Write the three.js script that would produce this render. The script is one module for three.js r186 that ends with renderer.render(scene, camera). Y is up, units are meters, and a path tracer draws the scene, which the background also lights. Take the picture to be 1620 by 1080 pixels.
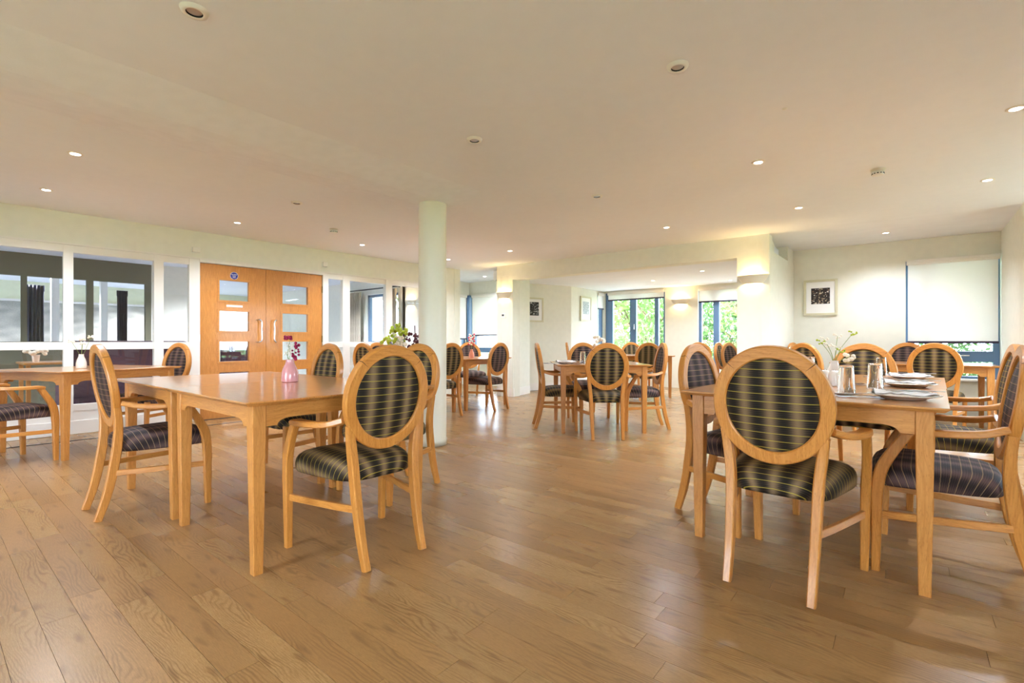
import * as THREE from 'three';
import { mergeGeometries, toCreasedNormals } from 'three/addons/utils/BufferGeometryUtils.js';
import { RoundedBoxGeometry } from 'three/addons/geometries/RoundedBoxGeometry.js';
import { createNoise2D, createNoise3D } from 'simplex-noise';

// ---------- camera, sky, sun, exposure ----------
const scene = new THREE.Scene();
const camera = new THREE.PerspectiveCamera(2 * Math.atan(540 / 765) * 180 / Math.PI, 1.5, 0.05, 400);
camera.position.set(0, 1.02, 0);
camera.rotation.set(0, 39 * Math.PI / 180, 0);
const renderer = new THREE.WebGLRenderer({ antialias: true });
renderer.toneMapping = THREE.LinearToneMapping;
renderer.toneMappingExposure = 1.52;
renderer.shadowMap.enabled = true;
const SUN = new THREE.Vector3(-0.5, 0.8, 0.55).normalize();
scene.background = new THREE.Color().setRGB(0.66, 0.82, 1.0);   // bright hazy white sky
scene.backgroundIntensity = 17;
const sun = new THREE.DirectionalLight(0xfff6ea, 12);
sun.name = 'sun'; sun.position.copy(SUN).multiplyScalar(40); sun.castShadow = true;
Object.assign(sun.shadow.camera, { left: -25, right: 25, top: 25, bottom: -25, near: 1, far: 90 });
scene.add(sun, sun.target);
const LAMP = 6;            // candela of a ceiling downlight
const LAMPCOL = 0xe9f1ff;

// ---------- helpers ----------
let seed = 7;
const rnd = () => { seed = (seed + 0x6d2b79f5) | 0; let t = Math.imul(seed ^ (seed >>> 15), 1 | seed); t = (t + Math.imul(t ^ (t >>> 7), 61 | t)) ^ t; return ((t ^ (t >>> 14)) >>> 0) / 4294967296; };
const n2 = createNoise2D(rnd), n3 = createNoise3D(rnd);
const V = (x, y, z) => new THREE.Vector3(x, y, z);
const taken = {};
function numbered(n) { if (taken[n] === undefined) { taken[n] = 0; return n; } return n + '_' + String(++taken[n]).padStart(3, '0'); }
function meta(o, label, category, group, kind) { if (label) o.userData.label = label; if (category) o.userData.category = category; if (group) o.userData.group = group; if (kind) o.userData.kind = kind; return o; }
function shadows(o) { o.castShadow = o.receiveShadow = true; return o; }
function thing(name, label, category, [x, y, z] = [0, 0, 0], turn = 0, group) {
  const g = new THREE.Group(); g.name = numbered(name); g.position.set(x, y, z); g.rotation.y = turn; scene.add(g); return meta(g, label, category, group);
}
function part(name, geo, mat, parent, pos) { const m = shadows(new THREE.Mesh(geo, mat)); m.name = name; if (pos) m.position.set(...pos); parent.add(m); return m; }
function single(name, geo, mat, label, category, pos = [0, 0, 0], turn = 0, group) { const m = shadows(new THREE.Mesh(geo, mat)); m.name = numbered(name); m.position.set(...pos); m.rotation.y = turn; scene.add(m); return meta(m, label, category, group); }
function struct(name, geo, mat, label, pos = [0, 0, 0], turn = 0) { const m = shadows(new THREE.Mesh(geo, mat)); m.name = numbered(name); m.position.set(...pos); m.rotation.y = turn; scene.add(m); m.userData.kind = 'structure'; if (label) m.userData.label = label; return m; }
function structGroup(name, pos, turn, label) { const g = new THREE.Group(); g.name = numbered(name); g.position.set(...pos); g.rotation.y = turn; scene.add(g); g.userData.kind = 'structure'; g.userData.label = label; return g; }
function clone(o, pos, turn, label) { const c = o.clone(); c.name = numbered(o.name.replace(/_\d{3}$/, '')); c.userData = { ...o.userData }; if (label) c.userData.label = label; c.position.set(...pos); c.rotation.y = turn; scene.add(c); return c; }
const box = (w, h, d, x = 0, y = 0, z = 0) => new THREE.BoxGeometry(w, h, d).translate(x, y, z);
const rbox = (w, h, d, r, x = 0, y = 0, z = 0) => new RoundedBoxGeometry(w, h, d, 2, r).translate(x, y, z);
const cyl = (r0, r1, h, n = 24, x = 0, y = 0, z = 0, open = false) => new THREE.CylinderGeometry(r0, r1, h, n, 1, open).translate(x, y, z);
const merge = (list) => mergeGeometries(list.map((g) => { const q = g.index ? g.toNonIndexed() : g.clone(); for (const k of Object.keys(q.attributes)) if (!['position', 'normal', 'uv'].includes(k)) q.deleteAttribute(k); return q; }));
// uv in metres, grain running along the given axis
function grain(geo, axis = 'y', s = 1) {
  const g = geo.index ? geo.toNonIndexed() : geo, p = g.attributes.position, uv = new Float32Array(p.count * 2), a = V(), b = V(), c = V(), n = V();
  const off = rnd() * 3;
  for (let i = 0; i < p.count; i += 3) {
    a.fromBufferAttribute(p, i); b.fromBufferAttribute(p, i + 1); c.fromBufferAttribute(p, i + 2);
    n.copy(b).sub(a).cross(c.clone().sub(a));
    const ax = ['x', 'y', 'z'].sort((k, l) => Math.abs(n[l]) - Math.abs(n[k]))[0];
    const rest = ['x', 'y', 'z'].filter((k) => k !== ax);
    const U = rest.includes(axis) ? axis : rest[0], W = rest.find((k) => k !== U);
    [a, b, c].forEach((q, k) => { uv[(i + k) * 2] = q[U] * s + off; uv[(i + k) * 2 + 1] = q[W] * s + off * 0.7; });
  }
  g.setAttribute('uv', new THREE.BufferAttribute(uv, 2));
  return g;
}
// chamfered rectangular section swept along points [{p, w, h}], side = direction of w
function sweep(pts, side, ch = 0.15, closed = false) {
  const S = [], n = pts.length;
  for (let i = 0; i < n; i++) {
    const P = pts[i].p, A = pts[closed ? (i - 1 + n) % n : Math.max(0, i - 1)].p, B = pts[closed ? (i + 1) % n : Math.min(n - 1, i + 1)].p;
    const t = B.clone().sub(A).normalize(), s = (pts[i].s ?? side).clone(); s.addScaledVector(t, -s.dot(t)).normalize();
    const b = t.clone().cross(s), w = pts[i].w / 2, h = pts[i].h / 2, c = Math.min(w, h) * 2 * ch;
    S.push([[w, h - c], [w - c, h], [-w + c, h], [-w, h - c], [-w, -h + c], [-w + c, -h], [w - c, -h], [w, -h + c]].map(([x, y]) => P.clone().addScaledVector(s, x).addScaledVector(b, y)));
  }
  const pos = [], tri = (a, b, c) => pos.push(...a.toArray(), ...b.toArray(), ...c.toArray());
  for (let i = 0; i < (closed ? n : n - 1); i++) for (let k = 0; k < 8; k++) { const a = S[i], b = S[(i + 1) % n], l = (k + 1) % 8; tri(a[k], a[l], b[l]); tri(a[k], b[l], b[k]); }
  if (!closed) for (let k = 1; k < 7; k++) { tri(S[0][0], S[0][k + 1], S[0][k]); tri(S[n - 1][0], S[n - 1][k], S[n - 1][k + 1]); }
  const g = new THREE.BufferGeometry(); g.setAttribute('position', new THREE.Float32BufferAttribute(pos, 3));
  return toCreasedNormals(g, 0.5);
}
const curve = (list, n, side, ch) => { // list of [x,y,z,w,h]
  const c = new THREE.CatmullRomCurve3(list.map((q) => V(q[0], q[1], q[2]))), out = [];
  for (let i = 0; i <= n; i++) { const t = i / n, k = Math.min(list.length - 2, Math.floor(t * (list.length - 1))), f = t * (list.length - 1) - k; out.push({ p: c.getPoint(t), w: THREE.MathUtils.lerp(list[k][3], list[k + 1][3], f), h: THREE.MathUtils.lerp(list[k][4], list[k + 1][4], f) }); }
  return sweep(out, side, ch);
};
const lathe = (pts, n = 28) => new THREE.LatheGeometry(pts.map(([r, y]) => new THREE.Vector2(r, y)), n);
const tube = (pts, r, n = 12, m = 6) => new THREE.TubeGeometry(new THREE.CatmullRomCurve3(pts.map((p) => V(...p))), n, r, m);
function extr(shape, depth, bevel = 0) { return new THREE.ExtrudeGeometry(shape, { depth, bevelEnabled: bevel > 0, bevelSize: bevel, bevelThickness: bevel, bevelSegments: 2, curveSegments: 16 }); }
function rectShape(x0, y0, x1, y1, holes = []) {
  const s = new THREE.Shape([[x0, y0], [x1, y0], [x1, y1], [x0, y1]].map((p) => new THREE.Vector2(...p)));
  for (const [a, b, c, d] of holes) s.holes.push(new THREE.Path([[a, b], [a, d], [c, d], [c, b]].map((p) => new THREE.Vector2(...p))));
  return s;
}
// textures
function dataTex(w, h, fn, srgb = true) {
  const d = new Uint8Array(w * h * 4);
  for (let y = 0; y < h; y++) for (let x = 0; x < w; x++) { const c = fn(x, y), o = (y * w + x) * 4; d[o] = c[0]; d[o + 1] = c[1]; d[o + 2] = c[2]; d[o + 3] = 255; }
  const t = new THREE.DataTexture(d, w, h); t.wrapS = t.wrapT = THREE.RepeatWrapping; t.magFilter = THREE.LinearFilter; t.minFilter = THREE.LinearMipmapLinearFilter; t.generateMipmaps = true;
  if (srgb) t.colorSpace = THREE.SRGBColorSpace; t.needsUpdate = true; return t;
}
const mix = (a, b, t) => a.map((q, i) => q + (b[i] - q) * t), cl = (x) => Math.max(0, Math.min(1, x));
// floor planks: eight different boards, each 2 x 0.915 m long and 0.102 m wide
const floorTex = dataTex(2048, 1024, (x, y) => {
  const row = y >> 7, u = x / 1120, v = (y & 127) / 1255, s = row * 17.3 + (x >= 1024 ? 5.1 : 0);
  const tone = n2(row * 3.1 + (x >= 1024 ? 9 : 0), 4.4) * 0.5;
  const warp = n2(u * 1.3 + s, v * 6 + s) * 0.028 + n2(u * 5 + s, v * 20) * 0.006;
  const cen = 0.05 + 0.03 * Math.sin(s);
  const ring = Math.abs(v - cen + warp) + u % 0.915 * 0.02;
  let g = Math.sin((ring + n2(u * 2 + s, v * 3) * 0.012 + n2(u * 9 + s, v * 60) * 0.0022) * (520 + 160 * n2(u * 0.8 + s, 7.7)));
  g = Math.pow(cl(g * 0.5 + 0.5), 2.2) * cl(0.45 + n2(u * 1.7 + s, v * 9 + 3) * 0.9);
  const fine = n2(u * 14 + s, v * 620) * 0.5 + n2(u * 50, v * 900 + s) * 0.4;
  const knot = cl(n2(u * 3.3 + s * 2, v * 15 + s) * 2.2 - 1.35);
  let c = mix([188, 149, 99], [166, 127, 81], cl(0.5 + tone * 0.8));
  c = mix(c, [106, 76, 46], cl(g * 0.42 + knot * 0.62));
  return mix(c, [128, 96, 60], cl(0.24 + fine * 0.5));
});
const woodTex = dataTex(1024, 512, (x, y) => {
  const u = x / 1024, v = y / 512, a = u * Math.PI * 2, cu = Math.cos(a) * 0.6, su = Math.sin(a) * 0.6, b = v * Math.PI * 2;
  const w = n3(cu, su, Math.sin(b) * 1.2) * 0.02;
  const st = n3(cu * 1.2, su * 1.2, Math.cos(b + w * 8) * 26) * 0.5 + n3(cu * 2, su * 2, Math.sin(b) * 60) * 0.5;
  const pore = cl(n3(cu * 9, su * 9, Math.cos(b) * 120) * 1.6 - 0.7);
  return mix(mix([232, 196, 146], [206, 162, 106], cl(0.5 + st * 0.7)), [170, 120, 70], pore * 0.5);
});
const wood = (tint, rough, coat = 0) => { const m = new THREE.MeshPhysicalMaterial({ map: woodTex, color: tint, roughness: rough, clearcoat: coat, clearcoatRoughness: 0.12 }); return m; };
const fabric = (dark, light, line, faint, seedv) => {
  const t = dataTex(512, 512, (x, y) => {
    const u = x / 512, v = y / 512, band = 0.5 + 0.5 * Math.cos(u * Math.PI * 4), ph = v * 4 % 1, ph2 = v * 16 % 1;
    let c = mix(dark, light, Math.pow(band, 1.3));
    const f = ph2 > 0.35 && ph2 < 0.75 ? 1 : 0;
    c = mix(c, faint, f * (0.18 + 0.42 * band));
    if (ph > 0.4 && ph < 0.5) c = mix(line, c, 0.12 + 0.12 * (1 - band));
    const k = 0.9 + 0.1 * n2(x * 0.9 + seedv, y * 0.9); return c.map((q) => q * k);
  });
  t.repeat.set(1 / 0.196, 1 / 0.132);
  const bump = dataTex(256, 256, (x, y) => { const k = 110 + 60 * Math.sin(x * 0.785) * Math.sin(y * 0.785); return [k, k, k]; }, false);
  bump.repeat.set(1 / 0.05, 1 / 0.05);
  return new THREE.MeshPhysicalMaterial({ map: t, roughness: 0.6, specularIntensity: 0.5, bumpMap: bump, bumpScale: 0.0006 });
};
const noisePaint = (c, amp, rough) => {
  const t = dataTex(256, 256, (x, y) => { const k = 1 + amp * (n2(x * 0.35, y * 0.35) * 0.5 + n2(x * 0.03, y * 0.03)); return c.map((q) => Math.min(255, q * k)); });
  t.repeat.set(0.9, 0.9);
  return new THREE.MeshStandardMaterial({ map: t, roughness: rough });
};
const M = {
  wall: noisePaint([236, 234, 219], 0.008, 0.9),
  ceiling: noisePaint([238, 240, 242], 0.008, 0.95),
  white: new THREE.MeshPhysicalMaterial({ color: 0xefeae0, roughness: 0.4 }),
  plastic: new THREE.MeshPhysicalMaterial({ color: 0xf0ede4, roughness: 0.35 }),
  olive: noisePaint([108, 106, 86], 0.02, 0.9),
  cream: noisePaint([232, 232, 196], 0.01, 0.9),
  tile: [0, 1, 2].map((k) => new THREE.MeshPhysicalMaterial({ map: floorTex, roughness: 0.27 + k * 0.03, color: [0xffffff, 0xf8f4f0, 0xfffaf5][k] })),
  joint: new THREE.MeshStandardMaterial({ color: 0x5a3a1c, roughness: 0.8 }),
  sub: new THREE.MeshStandardMaterial({ color: 0x4a3524, roughness: 0.9 }),
  chairWood: wood(0xf0c480, 0.38, 0.25),
  tableWood: wood(0xeec68c, 0.4, 0.2),
  tableTop: wood(0xf2ca92, 0.3, 0.85),
  doorWood: wood(0xf0c480, 0.45, 0.2),
  green: fabric([26, 19, 12], [148, 120, 84], [206, 182, 66], [126, 102, 86], 1),
  dark: fabric([36, 24, 24], [104, 78, 74], [184, 152, 108], [122, 96, 92], 5),
  glass: new THREE.MeshPhysicalMaterial({ color: 0xffffff, roughness: 0, transmission: 1, thickness: 0, ior: 1.5 }),
  tumbler: new THREE.MeshPhysicalMaterial({ color: 0xffffff, roughness: 0, transmission: 1, thickness: 0.003, ior: 1.5 }),
  frame: new THREE.MeshPhysicalMaterial({ color: 0x5f7c9c, roughness: 0.4 }),
  blind: new THREE.MeshPhysicalMaterial({ color: 0xf3f0ea, roughness: 1, transmission: 0.4, thickness: 0, side: THREE.DoubleSide }),
  bar: new THREE.MeshStandardMaterial({ color: 0x33263c, roughness: 0.5 }),
  chrome: new THREE.MeshPhysicalMaterial({ color: 0xd8d8d6, roughness: 0.16, metalness: 1 }),
  steel: new THREE.MeshPhysicalMaterial({ color: 0xb9b9ba, roughness: 0.3, metalness: 1 }),
  brass: new THREE.MeshPhysicalMaterial({ color: 0x8d7a55, roughness: 0.35, metalness: 1 }),
  black: new THREE.MeshStandardMaterial({ color: 0x111214, roughness: 0.5 }),
  darkStrip: new THREE.MeshStandardMaterial({ color: 0x3a3230, roughness: 0.6 }),
  lamp: new THREE.MeshStandardMaterial({ color: 0xffffff, emissive: 0xfff3df, emissiveIntensity: 14 }),
  bulb: new THREE.MeshStandardMaterial({ color: 0xffffff, emissive: 0xffe3ae, emissiveIntensity: 6 }),
  sconce: new THREE.MeshPhysicalMaterial({ color: 0xe6e0cd, roughness: 0.6 }),
  pink: new THREE.MeshPhysicalMaterial({ color: 0xe09a9c, roughness: 0.2, clearcoat: 0.8 }),
  coral: new THREE.MeshPhysicalMaterial({ color: 0xd98a6a, roughness: 0.3, clearcoat: 0.5 }),
  china: new THREE.MeshPhysicalMaterial({ color: 0xf1e8df, roughness: 0.18, clearcoat: 0.6 }),
  napkin: new THREE.MeshStandardMaterial({ color: 0xf2efec, roughness: 0.95 }),
  magenta: new THREE.MeshStandardMaterial({ color: 0x9c0f45, roughness: 0.7 }),
  redpink: new THREE.MeshStandardMaterial({ color: 0xd8324f, roughness: 0.7 }),
  petal: new THREE.MeshStandardMaterial({ color: 0xf3ead6, roughness: 0.7 }),
  yellowgreen: new THREE.MeshStandardMaterial({ color: 0xb4c23c, roughness: 0.7 }),
  violet: new THREE.MeshStandardMaterial({ color: 0x8d87c9, roughness: 0.7 }),
  maroon: new THREE.MeshStandardMaterial({ color: 0x5a2c38, roughness: 0.8 }),
  stem: new THREE.MeshStandardMaterial({ color: 0x8fa05a, roughness: 0.7 }),
  carpet: noisePaint([120, 128, 142], 0.05, 1),
  purple: noisePaint([84, 62, 76], 0.06, 0.85),
  sage: noisePaint([150, 148, 120], 0.04, 0.85),
  creamCloth: noisePaint([214, 214, 166], 0.03, 0.85),
  navy: noisePaint([44, 48, 66], 0.05, 0.9),
  curtain: noisePaint([168, 158, 140], 0.05, 0.9),
  grass: noisePaint([96, 128, 60], 0.15, 1),
  paving: noisePaint([196, 190, 178], 0.05, 0.95),
  brick: noisePaint([150, 120, 100], 0.08, 0.95),
  bark: noisePaint([110, 90, 70], 0.15, 0.95),
};

// ---------- floor: planks running along x ----------
const F = V(-Math.sin(39 * Math.PI / 180), 0, -Math.cos(39 * Math.PI / 180)), R = V(Math.cos(39 * Math.PI / 180), 0, -Math.sin(39 * Math.PI / 180));
{
  const fl = structGroup('floor', [0, 0, 0], 0, 'brown oak effect plank floor running through the dining room');
  part('screed', box(11.6, 0.12, 14.2, -2.6, -0.0635, -3.9), M.sub, fl);
  const PW = 0.102, PL = 0.915, gap = 0.0012, geos = [];
  for (let k = 0; k < 16; k++) {
    const g = new THREE.BoxGeometry(PL - gap, 0.0035, PW - gap), uv = g.attributes.uv, p = g.attributes.position, fx = k & 1 ? 1 : 0;
    for (let i = 0; i < uv.count; i++) { const u = (p.getX(i) + PL / 2) / PL * 0.496 + 0.002 + fx * 0.5, w = (p.getZ(i) + PW / 2) / PW * 0.1165 + 0.004 + (k >> 1) * 0.125; uv.setXY(i, u, w); }
    geos.push(g);
  }
  const range = (z) => z > -6.95 ? [[-7.15, 3.1]] : z > -8.45 ? [[-8.1, -6.0], [-5.9, 1.0]] : [[-5.68, -1.4]];
  const list = [];
  for (let r = 0; r < 134; r++) {
    const z = 2.98 - r * PW - PW / 2, off = rnd() * PL;
    for (let x = -9 + off; x < 4; x += PL) {
      for (const [a, b] of range(z)) {
        const x0 = Math.max(a, x), x1 = Math.min(b, x + PL);
        if (x1 - x0 < 0.03) continue;
        const cx = (x0 + x1) / 2, d = -(-F.x * 0 + 0) + (cx * F.x + z * F.z), l = cx * R.x + z * R.z;
        let w = 0; if (d > 0.9) { const su = 765 * l / d, sv = 765 * 1.02 / d; if (Math.abs(su) < 880 && sv < 590) w = (x1 - x0) / (d * d * d); }
        list.push({ x: cx, z, s: (x1 - x0) / PL, w, v: Math.floor(rnd() * 16), m: Math.floor(rnd() * 3), flip: rnd() < 0.5 });
      }
    }
  }
  list.sort((a, b) => b.w - a.w);
  const rest = [];
  list.forEach((q, i) => {
    if (i < 300) { const m = part('plank', geos[q.v], M.tile[q.m], fl, [q.x, -0.00175, q.z]); m.scale.x = q.s; if (q.flip) m.rotation.y = Math.PI; m.castShadow = false; }
    else { const g = geos[q.v].clone(); g.scale(q.s, 1, 1); if (q.flip) g.rotateY(Math.PI); rest.push(g.translate(q.x, -0.00175, q.z)); }
  });
  part('distant_planks', mergeGeometries(rest), M.tile[0], fl).userData.kind = 'stuff';
}
const LW = { o: V(-7.13, 0, -0.544), th: Math.atan2(0.9986, 0.052) };   // left wall frame: local x runs away from the camera, local z into the room
const lw = (t, y, d = 0) => V(LW.o.x + 0.052 * t + 0.9986 * d, y, LW.o.z - 0.9986 * t + 0.052 * d);
struct('trim_1', box(7.2, 0.004, 0.022, 0, 0.0022, 0), M.darkStrip, 'thin dark strip in the floor along the glazed partition', lw(2.4, 0, 0.47).toArray(), LW.th);

// ---------- ceiling ----------
const C = 2.432, E = 2.22;
struct('ceiling', merge([box(10.9, 0.15, 10.3, -2.0, C + 0.075, -1.9), box(2.6, 0.15, 1.75, -7.1, C + 0.075, -7.9), box(2.9, 0.15, 1.85, -0.3, C + 0.075, -7.95)]), M.ceiling, 'flat off white painted ceiling of the dining room');
{ const s = new THREE.Shape([[-0.52, C + 0.01], [-0.1, C - 0.052], [0.14, C - 0.052], [0.62, C + 0.01]].map((p) => new THREE.Vector2(...p)));
  struct('ceiling', extr(s, 6.35), M.ceiling, 'shallow dropped band in the ceiling leading to the round column', [-3.64, 0, -3.42]); }
struct('ceiling', box(4.8, 0.18, 3.6, -3.86, E + 0.09, -8.95), M.ceiling, 'lower white ceiling of the garden extension');
struct('column', lathe([[0, 0], [0.142, 0], [0.142, 0.06], [0.137, 0.075], [0.137, 2.39], [0, 2.39]], 48), new THREE.MeshPhysicalMaterial({ color: 0xebe5cf, roughness: 0.35 }), 'round cream painted structural column', [-3.64, 0, -3.24]);

// ---------- walls ----------
function wallSeg(name, P, Q, h, holes, thick, mat, label, y0 = 0) {
  const dx = Q[0] - P[0], dz = Q[1] - P[1], L = Math.hypot(dx, dz), th = Math.atan2(-dz, dx);
  const g = extr(rectShape(0, y0, L, h, holes), thick).translate(0, 0, -thick);
  return struct(name, g, mat, label, [P[0], 0, P[1]], th);
}
function skirt(P, Q, name, label) {
  const dx = Q[0] - P[0], dz = Q[1] - P[1], L = Math.hypot(dx, dz), th = Math.atan2(-dz, dx);
  const s = new THREE.Shape([[0, 0.001], [0.018, 0.001], [0.018, 0.115], [0.012, 0.14], [0.006, 0.152], [0, 0.152]].map((p) => new THREE.Vector2(...p)));
  struct(name, extr(s, L).rotateY(Math.PI / 2), M.white, label, [P[0], 0, P[1]], th);
}
// beam wall with the wide opening to the extension
struct('wall_back', extr(new THREE.Shape([[0, 0], [0.375, 0], [0.375, 2.155], [4.203, 2.155], [4.203, 0], [4.595, 0], [4.595, C], [0, C]].map((p) => new THREE.Vector2(...p))), 0.22).translate(0, 0, -0.22), M.wall, 'cream wall with the wide opening into the garden extension', [-5.959, 0, -6.904], 0.0287);
wallSeg('wall_pier', [-5.585, -6.93], [-5.72, -7.62], E + 0.02, [], 0.25, M.wall, 'white reveal of the opening beside the thermostat pier');
wallSeg('wall_pier', [-5.96, -7.62], [-5.96, -6.91], C, [], 0.2, M.wall, 'side of the pier beside the corner window bay');
skirt([-5.959, -6.904], [-5.60, -6.914], 'baseboard_pier', 'white skirting under the thermostat'); skirt([-5.578, -6.93], [-5.713, -7.62], 'baseboard_reveal', 'white skirting along the opening reveal');
skirt([-1.74, -7.025], [-1.366, -7.036], 'baseboard_sconce_pier', 'white skirting under the sconce pier');
// extension
wallSeg('wall_extension_left', [-6.2, -7.62], [-5.61, -8.97], E, [], 0.2, M.wall, 'pale wall with a framed picture inside the extension');
wallSeg('wall_extension_nib', [-5.61, -8.97], [-5.66, -10.53], E, [[1.22, 0.3, 1.54, 2.17]], 0.2, M.wall, 'bright wall return beside the garden window');
wallSeg('wall_extension_back', [-5.66, -10.53], [-1.3, -10.55], E, [[0.02, 0.3, 1.52, 2.19], [2.24, 0.3, 3.3, 2.16]], 0.24, M.wall, 'window wall of the garden extension');
wallSeg('wall_extension_right', [-1.4, -10.55], [-1.46, -7.06], E, [], 0.1, M.wall, 'right hand wall of the garden extension');
skirt([-6.19, -7.63], [-5.61, -8.96], 'baseboard_extension', 'white skirting under the extension picture');
// right alcove
wallSeg('wall_alcove_left', [-1.366, -7.036], [-1.55, -8.63], C, [], 0.09, M.wall, 'side of the sconce pier running into the window alcove');
wallSeg('wall_alcove_back', [-1.56, -8.63], [1.1, -8.736], C, [[1.584, 0.5, 2.53, 2.14]], 0.3, M.wall, 'alcove wall with the framed print and blind window');
struct('bulkhead', box(0.22, C - 2.147, 0.45, -1.449, (C + 2.147) / 2, -8.4), M.wall, 'boxed bulkhead in the alcove corner below the ceiling');
wallSeg('wall_alcove_right', [0.97, -8.73], [0.955, -7.13], C, [], 0.2, M.wall, 'right side wall of the window alcove');
wallSeg('wall_right_return', [0.955, -7.13], [3.2, -7.2], C, [], 0.2, M.wall, 'wall running right from the window alcove');
struct('trim_2', box(0.05, 2.3, 0.05, 1.0, 1.15, -7.1), M.doorWood, 'brown timber post at the corner of the alcove');
// right wall with the big windows that light the near tables; wall behind the camera
wallSeg('wall_right', [3.1, -7.2], [3.1, 3.1], C, [[0.3, 0.45, 2.2, 2.2], [7.15, 0.45, 8.55, 2.2], [8.8, 0.45, 10.1, 2.2]], 0.3, M.wall, 'right wall with tall windows');
wallSeg('wall_behind', [3.2, 3.0], [-7.5, 3.0], C, [[4.6, 0.45, 6.4, 2.2]], 0.3, M.wall, 'wall closing the dining room, with one window');
// corner window bay
wallSeg('wall_bay_back', [-8.12, -8.40], [-5.9, -8.42], C, [[0.06, 0.5, 1.9, 2.12]], 0.28, M.wall, 'back wall of the corner window bay');
wallSeg('wall_bay_left', [-8.12, -6.8], [-8.12, -8.40], C, [[0.35, 0.5, 1.52, 2.12]], 0.28, M.wall, 'left wall of the corner window bay');
wallSeg('wall_bay_front', [-8.4, -6.62], [-6.81, -6.62], C, [], 0.16, M.wall, 'wall between the lounge and the corner window bay');

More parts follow.
